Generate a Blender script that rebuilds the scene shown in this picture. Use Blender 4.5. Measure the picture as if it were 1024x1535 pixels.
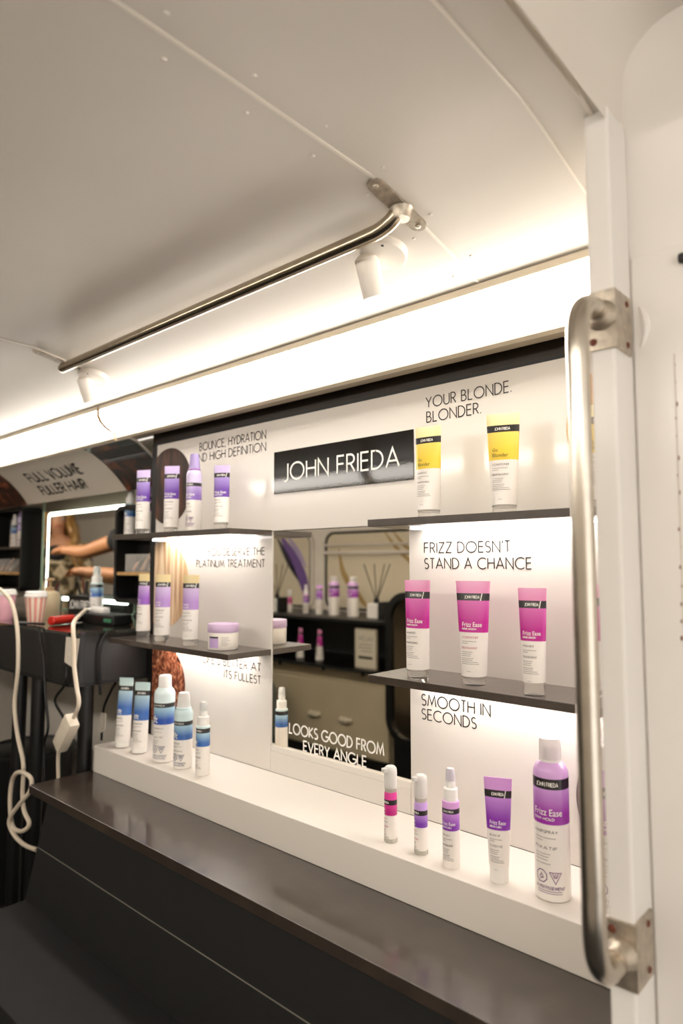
import bpy, bmesh, math, random
from mathutils import Vector, Matrix
random.seed(4)
PI = math.pi
scene = bpy.context.scene
for o in list(bpy.data.objects): bpy.data.objects.remove(o)

# ------------------------------------------------------------------ camera, world, exposure
cam_d = bpy.data.cameras.new('camera'); cam = bpy.data.objects.new('camera', cam_d)
scene.collection.objects.link(cam); scene.camera = cam
cam.location = (0, -1, 0)
cam.rotation_euler = (math.radians(90 + 4.55), 0, math.radians(42.24))
cam_d.sensor_fit = 'VERTICAL'; cam_d.sensor_height = 36; cam_d.sensor_width = 24
cam_d.lens = 36 * 1000 / 1535
cam_d.clip_start = 0.02
cam_d.dof.use_dof = True; cam_d.dof.focus_distance = 1.12; cam_d.dof.aperture_fstop = 2.8
world = bpy.data.worlds.new('world'); scene.world = world; world.use_nodes = True
world.node_tree.nodes['Background'].inputs[0].default_value = (1.0, 0.95, 0.89, 1)
world.node_tree.nodes['Background'].inputs[1].default_value = 1.5
scene.view_settings.view_transform = 'Standard'; scene.view_settings.look = 'None'
scene.view_settings.gamma = 1; scene.view_settings.use_curve_mapping = False
scene.view_settings.exposure = 0.55
FIX = 14.5      # emission of the cove light diffusers
LED = 9.0      # emission of the strips under the shelves

# ------------------------------------------------------------------ helpers
def lin(h):
    h = h.lstrip('#'); c = [int(h[i:i+2], 16) / 255 for i in (0, 2, 4)]
    return tuple((v / 12.92 if v <= .04045 else ((v + .055) / 1.055) ** 2.4) for v in c) + (1,)
MATS = {}
def pbsdf(m): return m.node_tree.nodes['Principled BSDF']
def mat(name, col, rough=.5, metal=0, noise=0, nscale=40, bump=0, emit=0, trans=0, coat=0, ior=1.5, alpha=1):
    if name in MATS: return MATS[name]
    m = bpy.data.materials.new(name); m.use_nodes = True; nt = m.node_tree; b = pbsdf(m)
    c = lin(col) if isinstance(col, str) else col
    b.inputs['Base Color'].default_value = c
    b.inputs['Roughness'].default_value = rough; b.inputs['Metallic'].default_value = metal
    b.inputs['Transmission Weight'].default_value = trans; b.inputs['Coat Weight'].default_value = coat
    b.inputs['Coat Roughness'].default_value = .06
    b.inputs['IOR'].default_value = ior; b.inputs['Alpha'].default_value = alpha
    if emit:
        b.inputs['Emission Color'].default_value = c; b.inputs['Emission Strength'].default_value = emit
    if noise or bump:
        tc = nt.nodes.new('ShaderNodeTexCoord'); n = nt.nodes.new('ShaderNodeTexNoise')
        n.inputs['Scale'].default_value = nscale; n.inputs['Detail'].default_value = 5
        nt.links.new(tc.outputs['Object'], n.inputs['Vector'])
        if noise:
            r = nt.nodes.new('ShaderNodeValToRGB')
            r.color_ramp.elements[0].position = .3; r.color_ramp.elements[1].position = .7
            r.color_ramp.elements[0].color = tuple(v * (1 - noise) for v in c[:3]) + (1,)
            r.color_ramp.elements[1].color = tuple(min(1, v * (1 + noise * .5)) for v in c[:3]) + (1,)
            nt.links.new(n.outputs['Fac'], r.inputs['Fac']); nt.links.new(r.outputs['Color'], b.inputs['Base Color'])
        if bump:
            bp = nt.nodes.new('ShaderNodeBump'); bp.inputs['Strength'].default_value = bump; bp.inputs['Distance'].default_value = .002
            nt.links.new(n.outputs['Fac'], bp.inputs['Height']); nt.links.new(bp.outputs['Normal'], b.inputs['Normal'])
    MATS[name] = m
    return m
def band_mat(name, H, stops, rough=.32):
    """printed packaging: colours run up the height of the pack; stops = (fraction, hex)"""
    if name in MATS: return MATS[name]
    m = bpy.data.materials.new(name); m.use_nodes = True; nt = m.node_tree; b = pbsdf(m)
    b.inputs['Roughness'].default_value = rough; b.inputs['Coat Weight'].default_value = .25; b.inputs['Coat Roughness'].default_value = .15
    tc = nt.nodes.new('ShaderNodeTexCoord'); sp = nt.nodes.new('ShaderNodeSeparateXYZ'); mr = nt.nodes.new('ShaderNodeMapRange')
    r = nt.nodes.new('ShaderNodeValToRGB'); e = r.color_ramp.elements
    mr.inputs['From Max'].default_value = H
    nt.links.new(tc.outputs['Object'], sp.inputs[0]); nt.links.new(sp.outputs['Z'], mr.inputs['Value'])
    nt.links.new(mr.outputs[0], r.inputs['Fac']); nt.links.new(r.outputs['Color'], b.inputs['Base Color'])
    e[0].position, e[0].color = stops[0][0], lin(stops[0][1]); e[1].position, e[1].color = stops[-1][0], lin(stops[-1][1])
    for p, c in stops[1:-1]:
        k = e.new(p); k.color = lin(c)
    MATS[name] = m
    return m
def hair_mat(name, cols, sx=90, sz=10, dist=1.5, wave=False):
    if name in MATS: return MATS[name]
    m = bpy.data.materials.new(name); m.use_nodes = True; nt = m.node_tree; b = pbsdf(m)
    b.inputs['Roughness'].default_value = .35; b.inputs['Coat Weight'].default_value = .2
    tc = nt.nodes.new('ShaderNodeTexCoord'); mp = nt.nodes.new('ShaderNodeMapping'); mp.inputs['Scale'].default_value = (sx, sx, sz)
    r = nt.nodes.new('ShaderNodeValToRGB')
    nt.links.new(tc.outputs['Object'], mp.inputs[0])
    if wave:
        n = nt.nodes.new('ShaderNodeTexWave'); n.bands_direction = 'X'; n.inputs['Scale'].default_value = 1
        n.inputs['Distortion'].default_value = 5; n.inputs['Detail'].default_value = 3; n.inputs['Detail Scale'].default_value = 1.2
    else:
        n = nt.nodes.new('ShaderNodeTexNoise'); n.inputs['Scale'].default_value = 1; n.inputs['Detail'].default_value = 6; n.inputs['Distortion'].default_value = dist
    nt.links.new(mp.outputs[0], n.inputs['Vector']); nt.links.new(n.outputs['Fac'], r.inputs['Fac'])
    e = r.color_ramp.elements
    lo, hi = (.1, .9) if wave else (.32, .72)
    e[0].position, e[0].color = lo, lin(cols[0]); e[1].position, e[1].color = hi, lin(cols[-1])
    for i, c in enumerate(cols[1:-1]):
        k = e.new(lo + (hi - lo) * (i + 1) / (len(cols) - 1)); k.color = lin(c)
    nt.links.new(r.outputs['Color'], b.inputs['Base Color'])
    MATS[name] = m
    return m

def link(o): scene.collection.objects.link(o); return o
def thing(name, label, cat, loc=(0, 0, 0), rotz=0, group=None):
    o = bpy.data.objects.new(name, None); link(o); o.empty_display_size = .02
    o.location = loc; o.rotation_euler = (0, 0, rotz); o['label'] = label; o['category'] = cat
    if group: o['group'] = group
    return o
def tag(o, label, cat, group=None):
    o['label'] = label; o['category'] = cat
    if group: o['group'] = group
    return o
def struct(o, label=None):
    o['kind'] = 'structure'
    if label: o['label'] = label
    return o
def world_off(p):
    v = Vector((0, 0, 0))
    while p is not None: v += p.location; p = p.parent
    return v
def obj(name, verts, faces, m, parent=None, smooth=False, local=False, autos=None):
    """one mesh object. Without parent the verts are world coordinates and the origin goes to the base centre;
    with a parent they are world coordinates too unless local=True."""
    vs = [Vector(v) for v in verts]
    if parent is None:
        if local: off = Vector((0, 0, 0))
        else:
            xs = [v.x for v in vs]; ys = [v.y for v in vs]; zs = [v.z for v in vs]
            off = Vector(((min(xs) + max(xs)) / 2, (min(ys) + max(ys)) / 2, min(zs)))
    else: off = Vector((0, 0, 0)) if local else world_off(parent)
    me = bpy.data.meshes.new(name); me.from_pydata([v - off for v in vs], [], faces); me.validate(); me.update()
    bm = bmesh.new(); bm.from_mesh(me); bmesh.ops.recalc_face_normals(bm, faces=bm.faces); bm.to_mesh(me); bm.free()
    if smooth:
        me.shade_smooth()
        me.set_sharp_from_angle(angle=math.radians(autos or 40))
    me.materials.append(m)
    o = bpy.data.objects.new(name, me); link(o)
    if parent is None: o.location = off
    else: o.parent = parent
    return o
class G:                                            # geometry collector
    def __init__(s): s.v = []; s.f = []
    def add(s, v, f):
        n = len(s.v); s.v += [tuple(p) for p in v]; s.f += [tuple(i + n for i in q) for q in f]; return s
    def box(s, x0, x1, y0, y1, z0, z1, bev=0):
        bm = bmesh.new(); bmesh.ops.create_cube(bm, size=1)
        bmesh.ops.scale(bm, vec=(abs(x1 - x0), abs(y1 - y0), abs(z1 - z0)), verts=bm.verts)
        if bev: bmesh.ops.bevel(bm, geom=list(bm.edges), offset=bev, segments=2, affect='EDGES', profile=.5)
        c = ((x0 + x1) / 2, (y0 + y1) / 2, (z0 + z1) / 2)
        s.bm(bm, c); return s
    def bm(s, bm, c=(0, 0, 0)):
        bm.verts.index_update()
        s.add([(v.co.x + c[0], v.co.y + c[1], v.co.z + c[2]) for v in bm.verts], [[v.index for v in f.verts] for f in bm.faces]); bm.free()
    def prism(s, poly, axis, a0, a1):
        """polygon (2D) extruded along an axis: 'x' poly=(y,z), 'y' poly=(x,z), 'z' poly=(x,y)"""
        n = len(poly)
        def P(p, a): return {'x': (a, p[0], p[1]), 'y': (p[0], a, p[1]), 'z': (p[0], p[1], a)}[axis]
        s.add([P(p, a0) for p in poly] + [P(p, a1) for p in poly],
              [tuple(range(n)), tuple(range(2 * n - 1, n - 1, -1))] + [(i, (i + 1) % n, n + (i + 1) % n, n + i) for i in range(n)]); return s
    def sheet(s, prof, axis, a0, a1, t, n=1):
        """open profile with thickness t along its normal, extruded"""
        off = []
        for i, p in enumerate(prof):
            a = Vector(prof[max(i - 1, 0)]); b = Vector(prof[min(i + 1, len(prof) - 1)]); d = (b - a).normalized()
            off.append((p[0] - d.y * t, p[1] + d.x * t))
        def P(p, a): return {'x': (a, p[0], p[1]), 'y': (p[0], a, p[1]), 'z': (p[0], p[1], a)}[axis]
        k = len(prof)
        v = [P(p, a) for a in (a0, a1) for q in (prof, off) for p in q]
        A, B, C_, D_ = 0, k, 2 * k, 3 * k; f = []
        for i in range(k - 1):
            f += [(A + i, A + i + 1, C_ + i + 1, C_ + i), (B + i, D_ + i, D_ + i + 1, B + i + 1), (A + i, B + i, B + i + 1, A + i + 1), (C_ + i, C_ + i + 1, D_ + i + 1, D_ + i)]
        f += [(A, C_, D_, B), (A + k - 1, B + k - 1, D_ + k - 1, C_ + k - 1)]
        s.add(v, f); return s
    def lathe(s, prof, n=24, c=(0, 0, 0)):
        v = []; f = []
        for r, z in prof:
            v += [(c[0] + r * math.cos(2 * PI * i / n), c[1] + r * math.sin(2 * PI * i / n), c[2] + z) for i in range(n)]
        for j in range(len(prof) - 1):
            f += [(j * n + i, j * n + (i + 1) % n, (j + 1) * n + (i + 1) % n, (j + 1) * n + i) for i in range(n)]
        f += [tuple(range(n - 1, -1, -1)), tuple(range((len(prof) - 1) * n, len(prof) * n))]
        s.add(v, f); return s
    def cyl(s, p, q, r, n=16, r2=None):
        s.tube([p, q], [r, r if r2 is None else r2], n); return s
    def tube(s, pts, rad, n=10):
        pts = [Vector(p) for p in pts]; rs = rad if isinstance(rad, (list, tuple)) else [rad] * len(pts)
        d = [(pts[min(i + 1, len(pts) - 1)] - pts[max(i - 1, 0)]).normalized() for i in range(len(pts))]
        u = d[0].orthogonal().normalized(); v = []; f = []
        for i, p in enumerate(pts):
            u = (u - d[i] * u.dot(d[i])).normalized(); w = d[i].cross(u)
            v += [tuple(p + (u * math.cos(2 * PI * k / n) + w * math.sin(2 * PI * k / n)) * rs[i]) for k in range(n)]
        for j in range(len(pts) - 1):
            f += [(j * n + i, j * n + (i + 1) % n, (j + 1) * n + (i + 1) % n, (j + 1) * n + i) for i in range(n)]
        f += [tuple(range(n - 1, -1, -1)), tuple(range((len(pts) - 1) * n, len(pts) * n))]
        s.add(v, f); return s
    def xf(s, M):
        s.v = [tuple(M @ Vector(p)) for p in s.v]; return s
    def build(s, name, m, parent=None, smooth=False, local=False, autos=None):
        return obj(name, s.v, s.f, m, parent, smooth, local, autos)
def smooth_path(pts, k=8):
    P = [Vector(p) for p in pts]; P = [P[0] * 2 - P[1]] + P + [P[-1] * 2 - P[-2]]; out = []
    for i in range(1, len(P) - 2):
        for j in range(k):
            t = j / k; a, b, c, d = P[i - 1:i + 3]
            out.append(.5 * ((2 * b) + (c - a) * t + (2 * a - 5 * b + 4 * c - d) * t * t + (3 * b - a - 3 * c + d) * t ** 3))
    return out + [P[-2]]
def rrect(x0, x1, z0, z1, r, n=6):
    out = []
    for cx, cz, a in ((x1 - r, z1 - r, 0), (x0 + r, z1 - r, 90), (x0 + r, z0 + r, 180), (x1 - r, z0 + r, 270)):
        out += [(cx + r * math.cos(math.radians(a + 90 * i / n)), cz + r * math.sin(math.radians(a + 90 * i / n))) for i in range(n + 1)]
    return out

# ------------------------------------------------------------------ lettering
def arc(cx, cz, rx, rz, a0, a1, n=12):
    return [(cx + rx * math.cos(math.radians(a0 + (a1 - a0) * i / n)), cz + rz * math.sin(math.radians(a0 + (a1 - a0) * i / n))) for i in range(n + 1)]
GL = {
 'A': (.74, [[(0, 0), (.37, 1), (.74, 0)], [(.13, .32), (.61, .32)]]),
 'B': (.50, [[(0, 0), (0, 1), (.2, 1)] + arc(.2, .765, .22, .235, 90, -90, 8) + [(0, .53)], [(.2, .53)] + arc(.24, .265, .25, .265, 90, -90, 8) + [(0, 0)]]),
 'C': (.82, [arc(.5, .5, .5, .51, 48, 312, 20)]),
 'D': (.66, [[(0, 0), (0, 1), (.2, 1)] + arc(.18, .5, .48, .5, 90, -90, 14) + [(0, 0)]]),
 'E': (.46, [[(.46, 1), (0, 1), (0, 0), (.46, 0)], [(0, .53), (.43, .53)]]),
 'F': (.44, [[(.44, 1), (0, 1), (0, 0)], [(0, .53), (.41, .53)]]),
 'G': (.92, [arc(.5, .5, .5, .51, 45, 350, 22) + [(.97, .46), (.55, .46)]]),
 'H': (.64, [[(0, 0), (0, 1)], [(.64, 0), (.64, 1)], [(0, .53), (.64, .53)]]),
 'I': (.0, [[(0, 0), (0, 1)]]),
 'J': (.24, [[(.24, 1), (.24, .12)] + arc(.06, .12, .18, .2, 0, -125, 8)]),
 'K': (.56, [[(0, 0), (0, 1)], [(.52, 1), (.02, .5), (.56, 0)]]),
 'L': (.42, [[(0, 1), (0, 0), (.42, 0)]]),
 'M': (.86, [[(0, 0), (.13, 1), (.43, .18), (.73, 1), (.86, 0)]]),
 'N': (.68, [[(0, 0), (0, 1), (.68, 0), (.68, 1)]]),
 'O': (1.0, [arc(.5, .5, .5, .51, 0, 360, 28)]),
 'P': (.46, [[(0, 0), (0, 1), (.2, 1)] + arc(.2, .74, .26, .26, 90, -90, 8) + [(0, .48)]]),
 'Q': (1.0, [arc(.5, .5, .5, .51, 0, 360, 28), [(.55, .35), (1.0, -.02)]]),
 'R': (.50, [[(0, 0), (0, 1), (.2, 1)] + arc(.2, .74, .26, .26, 90, -90, 8) + [(0, .48)], [(.22, .48), (.50, 0)]]),
 'S': (.46, [arc(.23, .75, .21, .25, 40, 270, 10)[:-1] + arc(.23, .255, .24, .255, 85, -140, 12)]),
 'T': (.46, [[(0, 1), (.46, 1)], [(.23, 1), (.23, 0)]]),
 'U': (.58, [[(0, 1), (0, .28)] + arc(.29, .28, .29, .29, 180, 360, 12) + [(.58, 1)]]),
 'V': (.70, [[(0, 1), (.35, 0), (.70, 1)]]),
 'W': (1.0, [[(0, 1), (.26, 0), (.5, .9), (.74, 0), (1.0, 1)]]),
 'X': (.62, [[(0, 1), (.62, 0)], [(0, 0), (.62, 1)]]),
 'Y': (.60, [[(0, 1), (.30, .47), (.60, 1)], [(.30, .47), (.30, 0)]]),
 'Z': (.56, [[(0, 1), (.56, 1), (0, 0), (.56, 0)]]),
 "'": (.06, [[(.06, 1.02), (.02, .78)]]), ',': (.06, [[(.06, .08), (0, -.16)]]), '.': (.04, [[(-.03, .03), (.06, .03)]]),
 '2': (.45, [arc(.22, .74, .22, .26, 170, -20, 8) + [(0, 0), (.46, 0)]]), '5': (.45, [[(.42, 1), (.08, 1), (.03, .55)] + arc(.2, .32, .25, .3, 115, -140, 10)]),
 '0': (.5, [arc(.25, .5, .25, .5, 0, 360, 16)]),
}
SP = .20; WS = .42
def text_lines(s):
    """polylines with cap height 1, and the total width"""
    x = 0; out = []
    for i, ch in enumerate(s):
        if ch == ' ': x += WS; continue
        w, pl = GL[ch]
        out += [[(px + x, pz) for px, pz in l] for l in pl]; x += w + SP
    return out, x - SP
def ribbon(pts, t):
    pts = [Vector(p) for p in pts]; q = [pts[0]]
    for p in pts[1:]:
        if (p - q[-1]).length > 1e-5: q.append(p)
    pts = q
    if len(pts) < 2: return [], []
    closed = (pts[0] - pts[-1]).length < 1e-4
    if closed: pts = pts[:-1]
    n = len(pts); L = []; R = []
    for i, p in enumerate(pts):
        a = pts[i - 1] if (i > 0 or closed) else None; b = pts[(i + 1) % n] if (i < n - 1 or closed) else None
        d1 = (p - a).normalized() if a is not None else None; d2 = (b - p).normalized() if b is not None else None
        if d1 is None: d1 = d2
        if d2 is None: d2 = d1
        n1 = Vector((-d1.y, d1.x)); n2 = Vector((-d2.y, d2.x)); m = n1 + n2
        if m.length < .15: m = n1
        m.normalize(); k = t / 2 / max(m.dot(n1), .38)
        L.append(p + m * k); R.append(p - m * k)
    v = L + R; f = [(i, (i + 1) % n, n + (i + 1) % n, n + i) for i in range(n if closed else n - 1)]
    return v, f
def subdiv(pts, step):
    out = [pts[0]]
    for a, b in zip(pts, pts[1:]):
        a = Vector(a); b = Vector(b); k = max(1, math.ceil((b - a).length / step))
        out += [tuple(a.lerp(b, j / k)) for j in range(1, k + 1)]
    return out
def caps(g, s, x, z, h, t, mapf, align='l', width=None, step=None):
    """stroke capitals of cap height h; baseline left (or right/centre) at x,z; width squeezes the line to a width"""
    pl, w = text_lines(s); sx = h if width is None else width / w
    x0 = x - {'l': 0, 'r': w * sx, 'c': w * sx / 2}[align]
    for i, l in enumerate(pl):
        pts = [(x0 + px * sx, z + pz * h) for px, pz in l]
        if step: pts = subdiv(pts, step)
        v, f = ribbon(pts, t * h)
        g.add([mapf(p[0], p[1], i * 1e-6) for p in v], f)
FC = {}
def font_tris(s, bold=0):
    k = (s, bold)
    if k in FC: return FC[k]
    cu = bpy.data.curves.new('t', 'FONT'); cu.body = s; cu.resolution_u = 3; cu.offset = bold
    o = bpy.data.objects.new('t', cu); link(o); bpy.context.view_layer.update()
    me = o.evaluated_get(bpy.context.evaluated_depsgraph_get()).to_mesh()
    v = [(p.co.x, p.co.y) for p in me.vertices]; f = [tuple(p.vertices) for p in me.polygons]
    bpy.data.objects.remove(o); bpy.data.curves.remove(cu)
    x0 = min(p[0] for p in v); v = [(p[0] - x0, p[1]) for p in v]; w = max(p[0] for p in v)
    FC[k] = (v, f, w); return FC[k]
def words(g, s, x, z, width, mapf, hs=1.0, bold=0):
    v, f, w = font_tris(s, bold); k = width / w
    g.add([mapf(x + p[0] * k, z + p[1] * k * hs, 0) for p in v], f)
def bars(g, x, z, rows, mapf, t=.0007, gap=.0028):
    """fine print too small to read: each row a thin line of given width"""
    for i, w in enumerate(rows):
        if w <= 0: continue
        zz = z - i * gap
        v, f = ribbon(subdiv([(x, zz), (x + w, zz)], .003), t)
        g.add([mapf(p[0], p[1], 0) for p in v], f)

# ------------------------------------------------------------------ shared materials
M_white = mat('white_laminate', '#DCD6CE', .28, coat=.3)
M_panel = mat('white_gloss_panel', '#D9D3CB', .22, coat=.4)
M_plinth = mat('white_plinth', '#DAD3CA', .4)
M_black = mat('black_board', '#463C34', .32, noise=.2, nscale=60, coat=.6)
M_blackpl = mat('black_plastic', '#0E0E0E', .4)
M_ledge = mat('dark_ledge', '#3A312A', .28, noise=.25, nscale=25, coat=.6)
M_bench = mat('bench_black', '#0B0A09', .65, noise=.3, nscale=30)
M_steel = mat('brushed_steel', '#B5A894', .2, metal=1, noise=.12, nscale=60)
M_mirror = mat('mirror_silver', '#EFEBE2', .0, metal=1)
M_ceil = mat('ceiling_paint', '#DBD4CA', .38, noise=.03, nscale=4, bump=.05)
M_seal = mat('sealant', '#EDE6DA', .4)
M_wallw = mat('cream_wall_paint', '#DCD4C8', .4, noise=.05, nscale=5)
M_post = mat('white_gloss_paint', '#E6E1DB', .25, noise=.03, nscale=9)
M_ink = mat('black_vinyl', '#1A1614', .45)
M_wink = mat('white_vinyl', '#F4F1EA', .45)
M_gink = mat('grey_print', '#8A8380', .5)
M_pink_ink = mat('rose_print', '#C88090', .5)
M_clear = mat('clear_plastic', '#F4F1EC', .12, trans=.85, ior=1.3)
M_frost = mat('frosted_plastic', '#F3F0EC', .3, trans=.45, ior=1.3)
M_wplast = mat('white_plastic', '#EFECE7', .3)
M_cord_w = mat('white_cord', '#D8C9B4', .45)
M_cord_b = mat('black_cord', '#0A0A0A', .4)
M_dark = mat('dark_brown_board', '#241C16', .3)
def emis(name, col, s):
    m = bpy.data.materials.new(name); m.use_nodes = True; b = pbsdf(m)
    b.inputs['Base Color'].default_value = lin(col); b.inputs['Emission Color'].default_value = lin(col); b.inputs['Emission Strength'].default_value = s
    b.inputs['Roughness'].default_value = .4
    return m
M_fix = emis('lit_diffuser', '#FFF8EE', FIX)
M_led = emis('lit_strip', '#FFF8F2', LED)
M_led2 = emis('lit_mirror_band', '#F2FFEE', 4)
M_floor = mat('dark_rubber_floor', '#171614', .6, noise=.3, nscale=20)

# ------------------------------------------------------------------ setting
FZ = -1.12
struct(G().box(-8, 1.6, -1.95, .3, FZ - .05, FZ).build('floor', M_floor), 'black rubber floor')
half = [(-.975, .502), (-.6, .502), (-.37, .5), (-.30, .488), (-.241, .4755), (-.17, .461), (-.13, .4515), (-.104, .443), (-.09, .4415), (.24, .4405)]
prof = [(-1.97, .47), (-1.85, .49), (-1.70, .498), (-1.6, .502), (-1.4, .502)] + half
ceil = struct(G().sheet([p for p in prof], 'x', -8, -.25, .02).build('ceiling', M_ceil, smooth=True), 'glossy cream painted curved ceiling')
def prof_z(y):
    for (a, za), (b, zb) in zip(prof, prof[1:]):
        if a <= y <= b: return za + (zb - za) * (y - a) / (b - a)
rivet_me = None
for sx, w in ((-.524, .0045), (-1.532, .004), (-2.6, .004), (-.313, .003), (-.262, .005), (-3.6, .004)):
    g = G(); p2 = [(y, z - .0012) for y, z in prof if y < -.09] + [(-.1, prof_z(-.1) - .0012)]
    g.sheet(p2, 'x', sx - w / 2, sx + w / 2, .0025); g.build('seam_strip', M_seal, ceil)
    if sx in (-.524, -1.532):
        for side in (-.028, .022):
            for k in range(9):
                y = -.13 - k * .105 - (.03 if side > 0 else 0)
                if rivet_me is None:
                    r = G().lathe([(.0032, .0012), (.003, 0), (.0016, -.0013)], 10).build('rivet', M_ceil, ceil, True, local=True); rivet_me = r.data
                else:
                    r = bpy.data.objects.new('rivet', rivet_me); link(r); r.parent = ceil
                r.location = Vector((sx + side, y, prof_z(y))) - ceil.location
# walls
struct(G().box(-8, -.2, .246, .3, FZ, .44).build('wall_back', M_wallw), 'cream side wall behind the counters')
struct(G().box(-8, 1.6, -2.03, -1.95, FZ, .62).build('wall_front', M_wallw), 'cream side wall across the aisle')
struct(G().box(-8.06, -8, -2.03, .3, FZ, .5).build('wall_left', M_wallw), 'cream end wall far down the aisle')
# entrance bay to the right of the post: higher vaulted top, wall facing the aisle
vault = [(-.2475, .478), (-.2475, .545)] + [(-.1875 - .06 * math.cos(math.radians(a)), .545 + .06 * math.sin(math.radians(a))) for a in (15, 30, 45, 60, 75, 90)] + [(0, .61), (1.6, .615)]
g = G()
k = len(vault)
g.add([(x, y, z) for y in (-1.95, -.2) for x, z in vault] + [(x - .015, y, z + .015) for y in (-1.95, -.2) for x, z in vault],
      [(i, i + 1, k + i + 1, k + i) for i in range(k - 1)] + [(2 * k + i, 3 * k + i, 3 * k + i + 1, 2 * k + i + 1) for i in range(k - 1)])
struct(g.build('ceiling_entrance', M_ceil, smooth=True), 'white arched ceiling of the entrance bay')
wr = struct(G().box(-.2485, 1.6, -.25, -.15, FZ, .62).build('wall_right', M_post), 'white glossy wall beside the entrance')
G().box(-.244, 1.6, -.2535, -.2495, FZ, .340, .0015).build('lower_skin', M_post, wr)
for i in range(16):      # rust breaking through along the joint of the skin
    z = .212 - i * .019 - random.random() * .006; x = -.2025 - (.212 - z) * .012
    rr = random.uniform(.0006, .0017)
    G().lathe([(rr, -.0004), (rr * .6, .0003)], 7).xf(Matrix.Translation((x + random.uniform(-.001, .001), -.2537, z)) @ Matrix.Rotation(PI / 2, 4, 'X') @ Matrix.Diagonal((1, 2.2, 1, 1))).build('rust_spot', mat('rust', '#6B2A1A', .8), wr)
g = G().prism([(-.2035, .222), (-.2025, .222), (-.207, -.6), (-.208, -.6)], 'y', -.2541, -.2533); g.build('joint_line', mat('joint_beige', '#C9BFB2', .6), wr)  # thin beige strip along the joint of the skin
G().box(-.1945, -.178, -.262, -.2537, .316, .327, .003).build('rubber_buffer', M_blackpl, wr)
g = G(); g.tube([(-.236 + .006 * math.sin(t * PI), -.2536, .282 - .045 * t) for t in [i / 10 for i in range(11)]], [.0012 + .003 * math.sin(PI * i / 10) for i in range(11)], 8); g.build('weld_bead', M_post, wr, True)
post = struct(G().box(-.2715, -.2455, -.306, -.2505, FZ, .4925, .003).build('trim_1', M_post), 'white painted post at the end of the display')

# ------------------------------------------------------------------ cove lights
def cove_light(x0, x1, label, flip=False, group=None):
    t = thing('cove_light', label, 'light', ((x0 + x1) / 2, -.05 if not flip else -1.61, .352 if not flip else .407), 0, group)
    fy = (lambda y: y) if not flip else (lambda y: -1.66 - y); dz = .055 if flip else 0
    def pr(name, poly, m, a=x0, b=x1, sm=False):
        G().prism([(fy(y), z + dz) for y, z in poly], 'x', a, b).build(name, m, t, sm)
    pr('housing', [(-.1, .4395), (-.1, .432), (-.094, .432), (-.09, .4385), (-.02, .436), (-.015, .362), (.0, .362), (.0, .4395)], mat('light_housing', '#D8CCB8', .4))
    pr('top_trim', [(-.1045, .4400), (-.1045, .4285), (-.0985, .4275), (-.0985, .4400)], mat('light_trim', '#CFC2AC', .35))
    df = [(-.1035, .4275), (-.1035, .413), (-.096, .398), (-.082, .385), (-.063, .374), (-.05, .371)]
    pr('diffuser', df + [(y + .006, z + .004) for y, z in reversed(df)], M_fix, x0 + .004, x1 - .004, True)
    pr('bottom_trim', [(-.052, .3715), (-.053, .357), (-.046, .352), (-.012, .356), (-.012, .362), (-.044, .3715)], mat('light_trim', '#CFC2AC', .35))
    for e in (x0, x1):
        g = G(); ring = df + [(-.02, .436), (-.095, .438)]
        g.prism([(fy(y), z + dz) for y, z in ring], 'x', e - .004, e + .004); g.build('end_cap', mat('light_end', '#B9935F', .4), t)
    return t
cove_light(-1.722, -.272, 'long lit cove light over the product display')
cove_light(-3.2, -1.732, 'lit cove light above the curved hair sign')
cove_light(-6.5, -3.21, 'added unseen cove light farther down the aisle past the curved sign')  # added out of view to brighten the person reflected in the lit mirror
cove_light(-3.06, -2.19, 'lit cove light across the aisle over the black shelf unit', True)
cove_light(-2.13, 1.2, 'long lit cove light across the aisle running to the entrance', True)

# ------------------------------------------------------------------ display wall
struct(G().box(-1.63, -.272, .012, .02, .3355, .447).build('trim_2', M_dark), 'dark board between display and cove light')
tag(G().box(-1.627, -.2722, .008, .2, -.508, .335).build('display_carcass', M_blackpl), 'black carcass behind the white display panels', 'cabinet')
M_hair_dark = hair_mat('hair_print_brown', ['#120C0A', '#2A1A13', '#5A3524', '#C08A64'], 26, 5)
M_hair_blonde = hair_mat('hair_print_blonde', ['#B98F66', '#D9B68E', '#EBD3B2', '#F5E6CF'], 70, 5, .6)
M_hair_curl = hair_mat('hair_print_curly', ['#2A1410', '#6A3424', '#B06A48', '#E8B490'], 34, 22, 4.5)
M_hair_plum = hair_mat('hair_print_plum', ['#1A1018', '#3C2433', '#7A4A58'], 60, 10)
def disc(cx, cz, r, x0, x1, z0, z1, y=-.0010):
    pts = []
    for i in range(72):
        a = 2 * PI * i / 72; pts.append((min(max(cx + r * math.cos(a), x0), x1), min(max(cz + r * math.sin(a), z0), z1)))
    q = []
    for p in pts:
        if not q or (Vector(p) - Vector(q[-1])).length > 1e-6: q.append(p)
    if (Vector(q[0]) - Vector(q[-1])).length < 1e-6: q.pop()
    return G().prism(q, 'y', y, -.0001)
flatY = lambda y: (lambda x, z, e: (x, y - e, z))
def sign(parent, lines, y=-.0008, m=None, t=.105, name='lettering'):
    for s, x, z, h, al, w in lines:
        g = G(); caps(g, s, x, z, h, t, flatY(y), al, w); g.build(name, m or M_ink, parent)
PX0, PX1, QX0, QX1 = -1.59, -1.117, -.739, -.262
TOP, S1, S2, PZ, CZ = .327, .078, -.185, -.447, -.51
ph = thing('header_sign', 'glossy white header panel with the black brand plaque', 'panel', ((PX0 + QX1) / 2, .003, S1))
G().box(PX0, QX1, 0, .006, S1 - .002, TOP, .0008).build('board', M_panel, ph)
disc(-1.53, .21, .102, PX0 + .0006, 0, S1, TOP).build('hair_picture', M_hair_dark, ph)
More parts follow.
